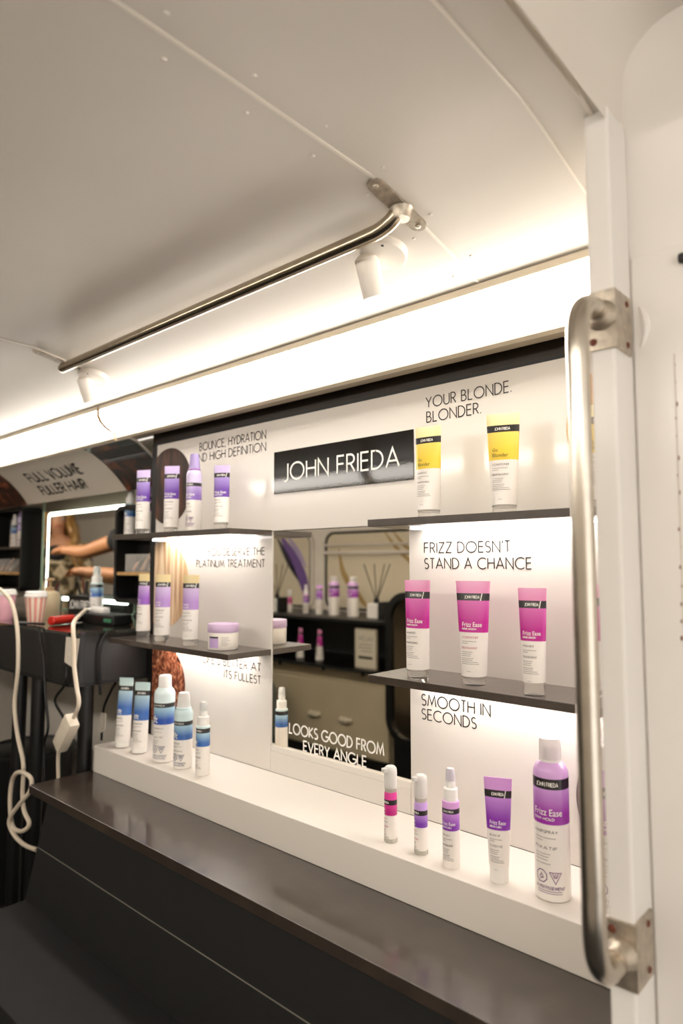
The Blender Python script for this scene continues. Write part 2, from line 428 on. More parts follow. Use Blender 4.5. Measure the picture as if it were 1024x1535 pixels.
disc(-.33, .21, .102, -1, QX1 - .0006, S1, TOP).build('hair_picture', hair_mat('hair_print_gold', ['#8A5A30', '#C99A5C', '#E8C893'], 60, 6), ph)
sign(ph, [('BOUNCE, HYDRATION', -1.141, .289, .0195, 'r', .253), ('AND HIGH DEFINITION', -1.141, .261, .0195, 'r', .277),
          ('YOUR BLONDE.', -.697, .2885, .019, 'l', .172), ('BLONDER.', -.696, .261, .019, 'l', .113)])
pl = G().prism([(-1.111, .158), (-.726, .158), (-.726, .2525), (-1.111, .2525)], 'y', -.002, -.0001).build('brand_plaque', mat('black_acrylic', '#16120E', .05, ior=1.34, bump=.012, nscale=260), ph)
g = G(); caps(g, 'JOHN FRIEDA', -1.075, .187, .0355, .11, flatY(-.0026), 'l', .316); g.build('lettering', M_wink, pl)
pl_ = thing('backlit_display_board', 'white lit panel with blonde and curly hair pictures', 'panel', ((PX0 + PX1) / 2, .003, PZ))
G().box(PX0, PX1, 0, .006, PZ, S1 - .002, .0008).build('board', M_panel, pl_)
disc(-1.543, -.05, .113, PX0 + .0006, 0, S2, S1 - .004).build('hair_picture', M_hair_blonde, pl_)
disc(-1.545, -.31, .106, PX0 + .0006, 0, PZ, S2 - .012).build('hair_picture', M_hair_curl, pl_)
sign(pl_, [('YOU DESERVE THE', -1.142, .0232, .0165, 'r', .213), ('PLATINUM TREATMENT', -1.1415, -.0045, .0170, 'r', .258),
           ("LIFE'S BETTER AT", -1.152, -.237, .0175, 'r', .212), ('ITS FULLEST', -1.1515, -.2645, .0172, 'r', .13)])
pr_ = thing('backlit_display_board', 'white lit panel about frizz and smooth hair', 'panel', ((QX0 + QX1) / 2, .003, PZ))
G().box(QX0, QX1, 0, .006, PZ, S1 - .002, .0008).build('board', M_panel, pr_)
disc(-.33, -.345, .102, -1, QX1 - .0006, PZ, S2 - .02).build('hair_picture', M_hair_plum, pr_)
disc(-.30, -.06, .075, -1, QX1 - .0006, S2, S1).build('hair_picture', hair_mat('hair_print_brunette', ['#3A2218', '#7A4C34', '#B98A68'], 60, 6), pr_)
sign(pr_, [("FRIZZ DOESN'T", -.704, .022, .0182, 'l', .171), ('STAND A CHANCE', -.704, -.0062, .0182, 'l', .208),
           ('SMOOTH IN', -.713, -.2495, .019, 'l', .138), ('SECONDS', -.713, -.274, .018, 'l', .111)])
riser = tag(G().box(PX1 + .0008, QX0 - .0008, -.0002, .006, PZ, -.4035, .0005).build('riser_board', M_panel), 'low white board under the wall mirror', 'board')
mir = thing('wall_mirror', 'frameless wall mirror between the two lit panels', 'mirror', ((PX1 + QX0) / 2, .004, -.403))
G().box(PX1 + .001, QX0 - .001, .0025, .0065, -.403, S1 - .003).build('glass', M_mirror, mir)
G().box(PX1 + .001, QX0 - .001, .0005, .003, -.403, -.391).build('bottom_rail', M_white, mir)
g = G(); caps(g, 'LOOKS GOOD FROM', -1.060, -.356, .0205, .16, flatY(.0021), 'l', .257); g.build('lettering', M_wink, mir)
g = G(); caps(g, 'EVERY ANGLE', -1.017, -.3855, .0198, .16, flatY(.0021), 'l', .171); g.build('lettering', M_wink, mir)

def shelf(x0, x1, z, label, cap=None):
    t = thing('display_shelf', label, 'shelf', ((x0 + x1) / 2, -.06, z - .0125))
    G().box(x0, x1, -.12, -.0002, z - .0125, z, .0006).build('board', M_black, t)
    G().box(x0 + .072 if x0 < -1 else x0 + (.036 if x0 < -.5 else .002), x1 - .052 if x0 < -1 else x1 - .001, -.046, -.002, z - .0150, z - .0126).build('light_strip', M_led, t)
    if cap: G().box(x1, x1 + .007, -.12, -.0002, z - .0125, z, .0005).build('end_trim', M_white, t)
shelf(-1.602, PX1 - .0005, S1, 'dark shelf carrying violet tubes and a foam can')
shelf(-1.602, PX1 - .0005, S2, 'dark shelf carrying gold-topped tubes and a cream jar')
shelf(QX0 + .0005, -.379, S1, 'dark shelf carrying the yellow tubes', True)
shelf(QX0 + .0005, -.379, S2, 'dark shelf carrying the magenta tubes', True)
shelf(-.3715, QX1, S1, 'short dark shelf piece beside the post, upper')
shelf(-.3715, QX1, S2, 'short dark shelf piece beside the post, lower')
tag(G().box(-1.60, QX1, -.155, -.0005, CZ, PZ, .001).build('display_plinth', M_plinth), 'long white plinth carrying bottles and spray cans', 'plinth')
be = thing('bench', 'black bench below the display with a brown-black top', 'bench', (-.93, -.25, FZ))
G().box(-1.612, -.2722, -.306, .19, CZ - .019, CZ - .0002, .001).build('top_board', M_ledge, be)
def slant(z0, z1, name, m, inset=0):
    f = lambda z: -.262 - .05 * (-.53 - z) / .23
    G().add([(-1.598, f(z0) + inset, z0), (-.2722, f(z0) + inset, z0), (-.2722, f(z1) + inset, z1), (-1.598, f(z1) + inset, z1),
             (-1.598, -.2, z0), (-.2722, -.2, z0), (-.2722, -.2, z1), (-1.598, -.2, z1)],
            [(0, 1, 2, 3), (4, 7, 6, 5), (0, 4, 5, 1), (3, 2, 6, 7), (0, 3, 7, 4), (1, 5, 6, 2)]).build(name, m, be)
slant(-.649, -.53, 'front_panel', M_bench); slant(-.759, -.6515, 'front_panel', M_bench)
slant(-.6515, -.649, 'joint_bead', mat('joint_grey', '#6A665C', .6), .0002)
G().box(-1.60, -.2722, -.495, -.2, FZ, -.76, .002).build('step', mat('step_black', '#080707', .85, noise=.3, nscale=25), be)

# ------------------------------------------------------------------ packaging
BK = '#1C1717'
def pack_stops(w, top, g1, g0, white='#EFE9E2', band=(.81, .88), gz=.505, top2=None):
    e = .0012
    return [(0, white), (gz - e, white), (gz, g0), (gz + (band[0] - gz) * .35, g0), (band[0] - e, g1), (band[0], BK), (band[1], BK), (band[1] + e, top), (1, top2 or top)]
def copy_thing(t, loc, rotz, label, group=None):
    r = t.copy(); link(r); r.location = loc; r.rotation_euler = (0, 0, rotz); r['label'] = label
    if group: r['group'] = group
    for c in t.children:
        d = c.copy(); link(d); d.parent = r
    return r
def squeeze_tube(name, style, H, wt, rb, label, loc, rotz, cat='tube', group=None, texts=(), caph=.088, tilt=0):
    t = thing(name, label, cat, loc, rotz, group)
    if tilt: t.rotation_euler = (tilt, 0, rotz)
    z0 = caph * H; N = 28
    a = lambda z: rb + (wt / 2 - rb) * (max(z - z0, 0) / (H - z0)) ** 1.0
    def b(z):
        s = min(max((z - z0) / (H - z0), 0), 1); return rb * (1 - s ** 1.25) * .98 + .0011
    vs = []; fs = []; zs = [z0 + (H - z0) * k / 16 for k in range(17)]
    zs.insert(-1, H - .0035)
    for z in zs:
        for i in range(N):
            th = 2 * PI * i / N; vs.append((a(z) * math.cos(th), b(z) * math.sin(th), z))
    for j in range(len(zs) - 1):
        fs += [(j * N + i, j * N + (i + 1) % N, (j + 1) * N + (i + 1) % N, (j + 1) * N + i) for i in range(N)]
    fs += [tuple(range(N - 1, -1, -1)), tuple(range((len(zs) - 1) * N, len(zs) * N))]
    st = STYLES[style]
    obj('body', vs, fs, band_mat('print_%s_%d' % (style, H * 1000), H, st['stops']), t, True, True)
    capm = M_clear if st.get('clear', True) else M_wplast
    G().lathe([(rb * .90, 0), (rb * .93, .0012), (rb * .93, z0 * .8), (rb * .97, z0 * .84), (rb * .97, z0 - .0003)], 28).build('cap', capm, t, True, True)
    def mp(x, z, e):
        q = min(abs(x) / a(z), .985); return (x, -b(z) * math.sqrt(1 - q * q) - .00035 - e, z)
    decorate(t, mp, H, rb, st, texts, a)
    return t
def decorate(t, mp, H, r, st, texts, a=None):
    W = G(); W2 = G(); K = G(); R = G(); N = G()
    xl = -r * .80
    bz = st.get('band', (.81, .88))
    hb = (bz[1] - bz[0]) * H
    if 'slash' in st:      # the slanted foil sliver at the end of the dark band
        zc = bz[0] * H
        W.add([mp(x, z, 0) for x, z in ((r * .62, zc), (r * .70, zc), (r * .82, zc + hb), (r * .74, zc + hb))], [(0, 1, 2, 3)])
    caps(W, 'JOHN FRIEDA', -r * .62, bz[0] * H + hb * .3, hb * .38, .14, mp, 'l', r * 1.2, .003)
    gz = st.get('gz', .505) * H
    if st.get('name') == 'frizz':
        words(W2, 'Frizz Ease', xl, gz + H * .055, r * 1.58, mp, 1.25, .008)
        caps(W2, st.get('sub', 'INFINITE SMOOTH'), xl, gz + H * .026, H * .0145, .24, mp, 'l', r * 1.15, .003)
    elif st.get('name') == 'go':
        words(N, 'Go', xl, gz + H * .085, r * .42, mp, 1.1, .006); words(N, 'Blonder', xl, gz + H * .030, r * 1.25, mp, 1.1, .006)
    elif st.get('name') == 'mono':
        words(W2, st['word'][0], xl, gz + H * .06, r * .75, mp, 1.1, .008); words(W2, st['word'][1], xl, gz + H * .02, r * .75, mp, 1.1, .008)
    g2 = K if not st.get('rose') else R
    rows = texts if texts else ('SHAMPOO', 'SHAMPOOING')
    caps(g2, rows[0], xl, gz - H * .055, H * .017, .2, mp, 'l', r * (1.0 if len(rows[0]) < 9 else 1.3), .003)
    bars(K, xl, gz - H * .085, (r * 1.2, r * .5), mp, gap=H * .018)
    if len(rows) > 1: caps(g2, rows[1], xl, gz - H * .155, H * .017, .2, mp, 'l', r * 1.25, .003)
    bars(K, xl, gz - H * .185, (r * .9, r * .8, r * .75), mp, gap=H * .018)
    bars(K, xl, gz - H * .245, (r * .95, r * .9, r * 1.3, r * 1.4) if not st.get('hazard') else (r * .9,), mp, gap=H * .017)
    if st.get('hazard'):
        s = r * .33; zc = H * .155; x1, x2 = -r * .42, r * .34; tint = st.get('hzcol', M_gink); Z = G()
        for rad, t_ in ((s, .0011),):
            o = [(x1 + rad * math.cos(PI / 8 + k * PI / 4), zc + rad * math.sin(PI / 8 + k * PI / 4)) for k in range(9)]
            v, f = ribbon(o, t_); Z.add([mp(p[0], p[1], 0) for p in v], f)
        for poly in ([(x1 - s * .4, zc - s * .3), (x1, zc + s * .45), (x1 + s * .4, zc - s * .3)], arc(x1, zc - s * .05, s * .22, s * .22, 0, 360, 10), [(x1 - s * .35, zc - s * .5), (x1 + s * .35, zc - s * .25)]):
            v, f = ribbon(poly, .0006); Z.add([mp(p[0], p[1], 0) for p in v], f)
        tr = [(x2 - s * .95, zc + s * .8), (x2 + s * .95, zc + s * .8), (x2, zc - s * .95), (x2 - s * .95, zc + s * .8)]
        v, f = ribbon(subdiv(tr, .003), .0008); Z.add([mp(p[0], p[1], 0) for p in v], f)
        for k in (-.55, -.3, 0, .3, .55):
            v, f = ribbon([(x2 + k * s * .3, zc - s * .05), (x2 + k * s, zc + s * .7)], .0006); Z.add([mp(p[0], p[1], 0) for p in v], f)
        caps(Z, 'AVERTISSEMENT', -r * .78, zc - s * 1.9, H * .018, .16, mp, 'l', r * 1.62, .003)
        bars(Z, -r * .7, zc - s * 2.2, (r * 1.4, r * 1.4), mp, gap=H * .013)
        Z.build('hazard_marks', tint, t, local=True)
    else:
        words(K, '250 mL', -r * .35, H * .135, r * .36, mp, 1, .004)
    W.build('brand_lettering', M_wink, t, local=True)
    if W2.v: W2.build('name_lettering', M_wink, t, local=True)
    K.build('fine_print', M_gink, t, local=True)
    if N.v: N.build('name_print', mat('olive_print', '#6A5A22', .5), t, local=True)
    if R.v: R.build('rose_print', M_pink_ink, t, local=True)
STYLES = {
 'pink': dict(stops=pack_stops(0, '#EC8CC0', '#DA62B4', '#C00A90', top2='#F0A4CE'), name='frizz', slash=1),
 'pinkrose': dict(stops=pack_stops(0, '#EC8CC0', '#DA62B4', '#C00A90', top2='#F0A4CE'), name='frizz', rose=1, slash=1),
 'yellow': dict(stops=pack_stops(0, '#F3E3A4', '#F5D566', '#F0CE3E', top2='#F2E8BC', gz=.53), name='go', gz=.53),
 'violet': dict(stops=pack_stops(0, '#C6B4DE', '#A48CCE', '#6A3EA4'), name='frizz', sub='DREAM CURLS', slash=1),
 'lilac': dict(stops=pack_stops(0, '#D79ADF', '#C488DA', '#8A2CB0'), name='frizz', sub='DREAM CURLS', slash=1, clear=False),
 'platinum': dict(stops=pack_stops(0, '#E2CC94', '#C6A8DA', '#9A5FC4'), name='mono', word=('violet', 'crush'), slash=1),
 'platpale': dict(stops=pack_stops(0, '#E2CC94', '#CDB6DE', '#B48CCF'), name='mono', word=('violet', 'crush'), slash=1),
 'blue': dict(stops=pack_stops(0, '#C6DADA', '#B2D0DA', '#3A68B0', top2='#BCD4D4', gz=.46), name='mono', word=('volume', 'lift'), gz=.46, clear=False),
}
def lathe_pack(name, style, label, cat, loc, rotz, H, R, prof, parts, texts=(), group=None):
    """bottle or can: turned body with its printed sleeve, and its turned top parts"""
    t = thing(name, label, cat, loc, rotz, group); st = STYLES[style]
    G().lathe([(r * R, z * H) for r, z in prof], 30).build('body', band_mat('print_%s_%d' % (style, H * 1000), H, st['stops']), t, True, True)
    for nm, m, pr in parts:
        G().lathe([(r * R, z * H) for r, z in pr], 24).build(nm, m, t, True, True)
    def mp(x, z, e):
        th = x / R; return ((R + .00035 + e) * math.sin(th), -(R + .00035 + e) * math.cos(th), z)
    decorate(t, mp, H, R * 1.05, st, texts)
    return t
def can_stops(top, g1, g0, gz, b0, b1, white='#EFE9E2'):
    e = .001
    return [(0, white), (gz - e, white), (gz, g0), (gz + (b0 - gz) * .3, g0), (b0 - e, g1), (b0, BK), (b1, BK), (b1 + e, top), (1, top)]
M_lilpl = mat('lilac_plastic', '#B79AE0', .3); M_purple_tr = mat('violet_translucent', '#B8A6D8', .25, trans=.35)
M_mint = mat('pale_mint_plastic', '#CFE6E8', .3)
STYLES['hs_purple'] = dict(stops=can_stops('#D6A8DE', '#CB98DA', '#9C2AA6', .48, .697, .762), name='frizz', sub='FIRM HOLD', gz=.48, band=(.697, .762), hazard=1, hzcol=mat('plum_print', '#6E2F78', .5))
STYLES['hs_blue'] = dict(stops=can_stops('#DCEBEC', '#A9D0DE', '#2C55B0', .44, .635, .685), name='mono', word=('volume', 'lift'), gz=.44, band=(.635, .685), hazard=1, hzcol=mat('navy_print', '#3B4670', .5))
STYLES['foam_blue'] = dict(stops=can_stops('#CADEDF', '#A4C8DA', '#3A68B0', .385, .575, .63), name='mono', word=('volume', 'lift'), gz=.385, band=(.575, .63), hazard=1, hzcol=MATS['navy_print'])
STYLES['foam_violet'] = dict(stops=can_stops('#C9BDE0', '#B7A2D6', '#8A68BC', .40, .575, .62), name='frizz', sub='DREAM CURLS', gz=.40, band=(.575, .62), hazard=1, hzcol=MATS['plum_print'])
STYLES['sp_blue'] = dict(stops=can_stops('#CADEE0', '#A4C8DA', '#3A68B0', .40, .585, .645), name='mono', word=('volume', 'lift'), gz=.40, band=(.585, .645))
STYLES['sp_purple'] = dict(stops=can_stops('#D9A0DC', '#C58AD8', '#8A3AB4', .385, .555, .605), name='frizz', sub='DREAM CURLS', gz=.385, band=(.555, .605))
STYLES['se_pink'] = dict(stops=can_stops('#E0409A', '#D83A92', '#C0207E', .36, .50, .565), name='mono', word=('frizz', 'ease'), gz=.36, band=(.50, .565), rose=1)
STYLES['se_purple'] = dict(stops=can_stops('#C7A0E0', '#B486D6', '#7A3AB0', .345, .50, .56), name='mono', word=('frizz', 'ease'), gz=.345, band=(.50, .56), rose=1)
CAN = [(.90, 0), (1, .008), (1, .77), (.97, .80), (.88, .825), (.70, .85), (.60, .86)]
def spray_can(style, label, loc, rotz, H, R, capm=M_frost, **k):
    return lathe_pack('spray_can', style, label, 'can', loc, rotz, H, R, CAN,
        [('collar', M_wplast, [(.60, .853), (.64, .856), (.64, .868), (.58, .872)]),
         ('actuator', mat('pink_actuator', '#E3C3DC', .4) if 'purple' in style else M_wplast, [(.36, .866), (.36, .93), (.30, .945)]),
         ('cap', capm, [(.63, .866), (.635, .872), (.61, .985), (.55, .998), (.50, 1.0)])], texts=('HAIRSPRAY', 'FIXATIF'), **k)
def foam_can(style, label, loc, rotz, H, R, capm, **k):
    return lathe_pack('foam_can', style, label, 'can', loc, rotz, H, R, [(.92, 0), (1, .008), (1, .72), (.97, .745), (.84, .775), (.78, .785)],
        [('collar', mat('plum_ring', '#8A5A9A', .35) if 'violet' in style else M_mint, [(.80, .775), (.82, .78), (.82, .80), (.76, .805)]),
         ('cap', capm, [(.74, .80), (.74, .81), (.60, .97), (.54, .995), (.45, 1.0)])], texts=('MOUSSE', 'COIFFANTE'), **k)
def pump_spray(style, label, loc, rotz, H, R, tip, **k):
    return lathe_pack('spray_bottle', style, label, 'bottle', loc, rotz, H, R, [(.94, 0), (1, .008), (1, .655), (.96, .67), (.84, .676)],
        [('shoulder', M_wplast, [(.80, .672), (.80, .70), (.80, .795), (.74, .80), (.62, .806)]),
         ('collar', M_wplast, [(.56, .80), (.56, .87), (.50, .876)]),
         ('nozzle', tip, [(.42, .87), (.42, .955), (.40, .965), (.30, .97)]),
         ('cap', M_frost, [(.55, .872), (.55, .90), (.50, .985), (.40, 1.0)])], texts=('SPRAY', 'VAPORISATEUR'), **k)
def serum(style, label, loc, rotz, H, R, **k):
    t = lathe_pack('serum_bottle', style, label, 'bottle', loc, rotz, H, R, [(.96, 0), (1, .006), (1, .60), (.96, .64), (.9, .66), (.62, .67)],
        [('foot', mat('clear_base_liquid', '#C9C6B8', .2, trans=.3), [(.97, -.0005), (1.03, .004), (1.03, .05), (1.0, .055)]),
         ('collar', mat('warm_grey_liquid', '#C9C2B4', .25, trans=.2), [(.86, .655), (.88, .66), (.88, .715), (.8, .72)]),
         ('pump_head', M_wplast, [(.5, .715), (.5, .80), (.62, .81), (.62, .93), (.55, .95)]),
         ('cap', M_frost, [(.99, .712), (1.0, .72), (1.0, .935), (.92, .975), (.66, .998)])], texts=('SERUM', 'SERUM CHEVEUX'), **k)
    g = G(); g.box(-.0045 * R / .0105, .0045 * R / .0105, -R * 1.5, -R * .2, H * .925, H * .985, .0015).build('spout', M_frost, t, True, True)
    return t
r15 = math.radians
# -- right side, top shelf
squeeze_tube('shampoo_tube', 'yellow', .157, .0505, .0195, 'yellow tube standing nearest the black brand plaque', (-.643, -.073, S1), r15(6), texts=('SHAMPOO', 'SHAMPOOING'))
squeeze_tube('conditioner_tube', 'yellow', .158, .052, .0195, 'yellow tube under the words about blonde, away from the plaque', (-.504, -.07, S1), r15(20), texts=('CONDITIONER', 'REVITALISANT'))
squeeze_tube('treatment_tube', 'yellow', .150, .050, .0195, 'yellow tube half hidden behind the upright handrail', (-.352, -.062, S1), r15(10), texts=('MASK', 'MASQUE'))
# -- right side, middle shelf
squeeze_tube('shampoo_tube', 'pink', .160, .0500, .0188, 'magenta tube at the mirror end of its shelf', (-.662, -.082, S2), r15(4), texts=('SHAMPOO', 'SHAMPOOING'))
squeeze_tube('conditioner_tube', 'pinkrose', .160, .0545, .0195, 'widest magenta tube, with rose print, in the middle of its shelf', (-.557, -.079, S2), r15(18), texts=('CONDITIONER', 'REVITALISANT'))
squeeze_tube('treatment_tube', 'pink', .152, .0410, .0160, 'slim magenta tube with a tall clear cap', (-.449, -.095, S2), r15(14), texts=('PRIMER', 'TRAITEMENT'), caph=.125)
squeeze_tube('styling_tube', 'pink', .158, .0500, .019, 'magenta tube half hidden behind the upright handrail', (-.349, -.055, S2), r15(10), texts=('CREAM', 'CREME'))
# -- right side, plinth
serum('se_pink', 'slim serum bottle with a deep pink sleeve', (-.696, -.114, PZ), r15(-14), .119, .0107)
serum('se_purple', 'slim serum bottle with a purple sleeve', (-.633, -.118, PZ), r15(-16), .119, .0106)
pump_spray('sp_purple', 'purple spray bottle with a violet nozzle', (-.573, -.125, PZ), r15(14), .142, .0130, M_lilpl)
squeeze_tube('styling_tube', 'lilac', .142, .0400, .0142, 'lilac tube on the white plinth beside the tall purple hairspray', (-.498, -.117, PZ), r15(24), texts=('BLOW UP', 'CREME'), caph=.16)
spray_can('hs_purple', 'tall purple hairspray can with warning symbols beside the handrail', (-.422, -.107, PZ), r15(13), .209, .0236)
spray_can('hs_purple', 'purple hairspray can mostly hidden by the white post', (-.346, -.09, PZ), r15(8), .209, .0236)
# -- left side, top shelf
squeeze_tube('shampoo_tube', 'violet', .168, .0400, .0180, 'violet tube standing at the outer end of the shelf past the hair picture', (-1.537, -.072, S1), r15(26))
squeeze_tube('conditioner_tube', 'violet', .166, .0390, .0178, 'violet tube in front of the dark hair picture', (-1.409, -.071, S1), r15(34), texts=('CONDITIONER', 'REVITALISANT'))
foam_can('foam_violet', 'violet foam can with a tapered cap', (-1.317, -.07, S1), r15(12), .186, .0180, M_purple_tr)
squeeze_tube('styling_tube', 'violet', .148, .0385, .0172, 'shorter violet tube standing nearest the mirror', (-1.211, -.07, S1), r15(30), texts=('CREAM', 'CREME'), caph=.12)
# -- left side, middle shelf
squeeze_tube('shampoo_tube', 'platinum', .162, .0380, .0180, 'gold-topped tube with the deepest violet band, at the outer shelf end', (-1.575, -.040, S2), r15(14))
squeeze_tube('conditioner_tube', 'platpale', .162, .0400, .0186, 'pale lilac gold-topped tube between its two neighbours', (-1.446, -.066, S2), r15(34), texts=('CONDITIONER', 'REVITALISANT'))
squeeze_tube('treatment_tube', 'platpale', .162, .0395, .0184, 'pale lilac gold-topped tube nearest the cream jar', (-1.315, -.075, S2), r15(34), texts=('MASK', 'MASQUE'))
jr = thing('cream_jar', 'round white jar with a pale lilac lid', 'jar', (-1.198, -.070, S2), r15(42))
G().lathe([(.0315, 0), (.033, .002), (.0335, .035), (.0325, .038)], 36).build('body', mat('jar_white', '#EDE6DC', .3), jr, True, True)
G().lathe([(.0338, .038), (.0345, .039), (.0345, .0545), (.033, .0565), (.02, .057)], 36).build('lid', mat('lid_lilac', '#CDB2D2', .35), jr, True, True)
G().lathe([(.0305, -.0002), (.0322, 0), (.0322, .002), (.03, .0022)], 36).build('foot_ring', M_blackpl, jr, True, True)
def mpj(x, z, e): th = x / .0338; return (.0338 * math.sin(th), -.0338 * math.cos(th), z)
def patch(g, x0, x1, z0, z1):
    n = 10
    for i in range(n):
        a, b = x0 + (x1 - x0) * i / n, x0 + (x1 - x0) * (i + 1) / n
        g.add([mpj(a, z0, 0), mpj(b, z0, 0), mpj(b, z1, 0), mpj(a, z1, 0)], [(0, 1, 2, 3)])
g = G(); patch(g, -.030, -.005, .0265, .030); g.build('brand_band', M_ink, jr, local=True)
g = G(); patch(g, -.030, -.005, .006, .0262); g.build('label_patch', mat('label_lilac', '#BFA3D2', .4), jr, local=True)
g = G(); bars(g, .001, .0285, (.018, .016, .020, .012, .018, .014), mpj, gap=.0034); g.build('fine_print', M_gink, jr, local=True)
# -- left side, plinth
squeeze_tube('shampoo_tube', 'blue', .165, .0390, .0180, 'blue tube leaning back at the outer end of the plinth', (-1.533, -.116, PZ + .0017), r15(30), tilt=r15(-4.5))
squeeze_tube('conditioner_tube', 'blue', .163, .0385, .0178, 'blue tube standing between the other blue tube and the blue hairspray', (-1.457, -.114, PZ + .0014), r15(34), texts=('CONDITIONER', 'REVITALISANT'), tilt=r15(-3.5))
spray_can('hs_blue', 'blue hairspray can with a white cap', (-1.361, -.110, PZ), r15(22), .193, .0238, M_wplast)
foam_can('foam_blue', 'blue foam can with a pale tapered cap', (-1.285, -.110, PZ), r15(22), .163, .0206, M_frost)
pump_spray('sp_blue', 'small blue spray bottle nearest the mirror', (-1.209, -.112, PZ), r15(8), .1525, .0152, M_mint)

# ------------------------------------------------------------------ rails and ceiling spots
def flange_plate(g, c, L, W, T):
    pts = []
    for s, a0 in ((1, -90), (-1, 90)):
        pts += [(c[0] + W / 2 * math.cos(math.radians(a0 + 180 * i / 8)), c[1] + s * (L / 2 - W / 2) + W / 2 * math.sin(math.radians(a0 + 180 * i / 8)) * 1) for i in range(9)]
    return pts
cr = thing('ceiling_handrail', 'polished steel handrail fixed under the cream ceiling', 'handrail', (-1.04, -.3, .46))
ry, rz_ = -.298, .4655
pts = smooth_path([(-1.545, -.275, .483), (-1.547, -.285, .4735), (-1.535, ry + .003, rz_ + .001), (-1.515, ry, rz_)], 6) + \
      smooth_path([(-.60, ry, rz_), (-.568, ry, rz_ + .001), (-.546, -.299, .4715), (-.534, -.298, .481), (-.529, -.297, .489)], 7)
G().tube(pts, .0112, 18).build('bar', M_steel, cr, True)
M_bracket = mat('aged_bracket_steel', '#BDB2A2', .38, metal=.85, noise=.3, nscale=90)
for cx in (-1.545, -.528):
    g = G(); poly = []
    for s in (1, -1):
        for i in range(9):
            a = math.radians((0 if s > 0 else 180) + 180 * i / 8); poly.append((cx + .0125 * math.cos(a), -.305 + s * .045 + .0125 * math.sin(a)))
    n = len(poly)
    g.add([(x, y, prof_z(y) - .0035) for x, y in poly] + [(x, y, prof_z(y) - .0002) for x, y in poly],
          [tuple(range(n)), tuple(range(2 * n - 1, n - 1, -1))] + [(i, (i + 1) % n, n + (i + 1) % n, n + i) for i in range(n)])
    fl = g.build('flange', M_bracket, cr)
    G().lathe([(.0165, .0), (.013, -.006), (.0118, -.014)], 18, (cx + (.0 if cx > -1 else .0), -.297 if cx > -1 else -.28, prof_z(-.297) - .003)).build('socket', M_bracket, cr, True)
    for s in (1, -1):
        yy = -.305 + s * .047
        G().lathe([(.0042, .0), (.0036, -.0018), (.0015, -.0026)], 10, (cx, yy, prof_z(yy) - .0034)).build('screw', M_bracket, fl, True)
M_spot = mat('white_spot_paint', '#E9E2D8', .35)
def ceiling_spot(x, y, label):
    z = prof_z(y); t = thing('ceiling_spotlight', label, 'spotlight', (x, y, z - .01))
    sl = math.atan2(prof_z(y + .02) - prof_z(y - .02), .04)
    M = Matrix.Translation((x, y, z)) @ Matrix.Rotation(sl, 4, 'X')
    G().lathe([(.036, .0), (.036, -.009), (.034, -.0115), (.0, -.0115)][:3] + [(.002, -.0115)], 32).xf(M).build('base', M_spot, t, True)
    G().lathe([(.0022, -.0112), (.0022, -.0122)], 10).xf(M @ Matrix.Translation((.016, -.022, 0))).build('screw_hole', M_blackpl, t)
    d = Vector((.0, .38, -1)).normalized(); p = M @ Vector((-.026, -.012, -.006)); q = p + d * .064
    G().tube([p, p + d * .006, q - d * .004, q, q - d * .003], [.012, .0185, .0185, .0178, .0155], 20).build('head', M_spot, t, True)
    G().cyl(q - d * .006, q - d * .0032, .0152, 18).build('lens', mat('spot_lens', '#F1E9DA', .2), t)
    return t
ceiling_spot(-.607, -.236, 'white ceiling spotlight beside the handrail end over the mirror')
ceiling_spot(-1.54, -.215, 'white ceiling spotlight beside the handrail end over the left display end')
# upright handrail on the post
hr = thing('post_handrail', 'upright steel handrail bolted to the white post', 'handrail', (-.258, -.37, -.40))
hx = -.2585
P = smooth_path([(hx + .001, -.306, .262), (hx, -.33, .265), (hx, -.352, .259), (hx, -.365, .243), (hx, -.370, .218), (hx, -.370, .19)], 6) + \
    smooth_path([(hx, -.370, -.30), (hx, -.370, -.335), (hx, -.364, -.362), (hx, -.35, -.378), (hx, -.33, -.383), (hx + .001, -.306, -.38)], 6)
M_steel2 = mat('satin_steel', '#C4BBAE', .24, metal=1, noise=.08, nscale=50)
G().tube(P, .0112, 20).build('bar', M_steel2, hr, True)
for z0, z1, zc in ((.226, .289, .262), (-.411, -.349, -.38)):
    g = G(); poly = [(-.2725, -.3061), (-.2725, -.3095), (-.2425, -.3095), (-.2425, -.262), (-.2454, -.262), (-.2454, -.3061)]
    g.prism(poly, 'z', z0, z1); b = g.build('bracket', M_bracket, hr)
    G().lathe([(.0165, 0), (.0155, .004), (.0125, .009), (.0113, .016)], 20).xf(Matrix.Translation((hx + .001, -.3092, zc)) @ Matrix.Rotation(PI / 2, 4, 'X')).build('socket', M_bracket, hr, True)
    for s in (z0 + .009, z1 - .009):
        G().lathe([(.0042, 0), (.0038, .0014), (.0016, .0022)], 10).xf(Matrix.Translation((-.2660 if s > z0 + .02 else -.2665, -.3094, s)) @ Matrix.Rotation(PI / 2, 4, 'X')).build('screw', mat('rusty_screw', '#6E3A2A', .6, metal=.4), b, True)
        G().lathe([(.0036, 0), (.0032, .0012), (.0014, .002)], 10).xf(Matrix.Translation((-.2426, -.276, s)) @ Matrix.Rotation(PI / 2, 4, 'Y')).build('screw', MATS['rusty_screw'], b, True)

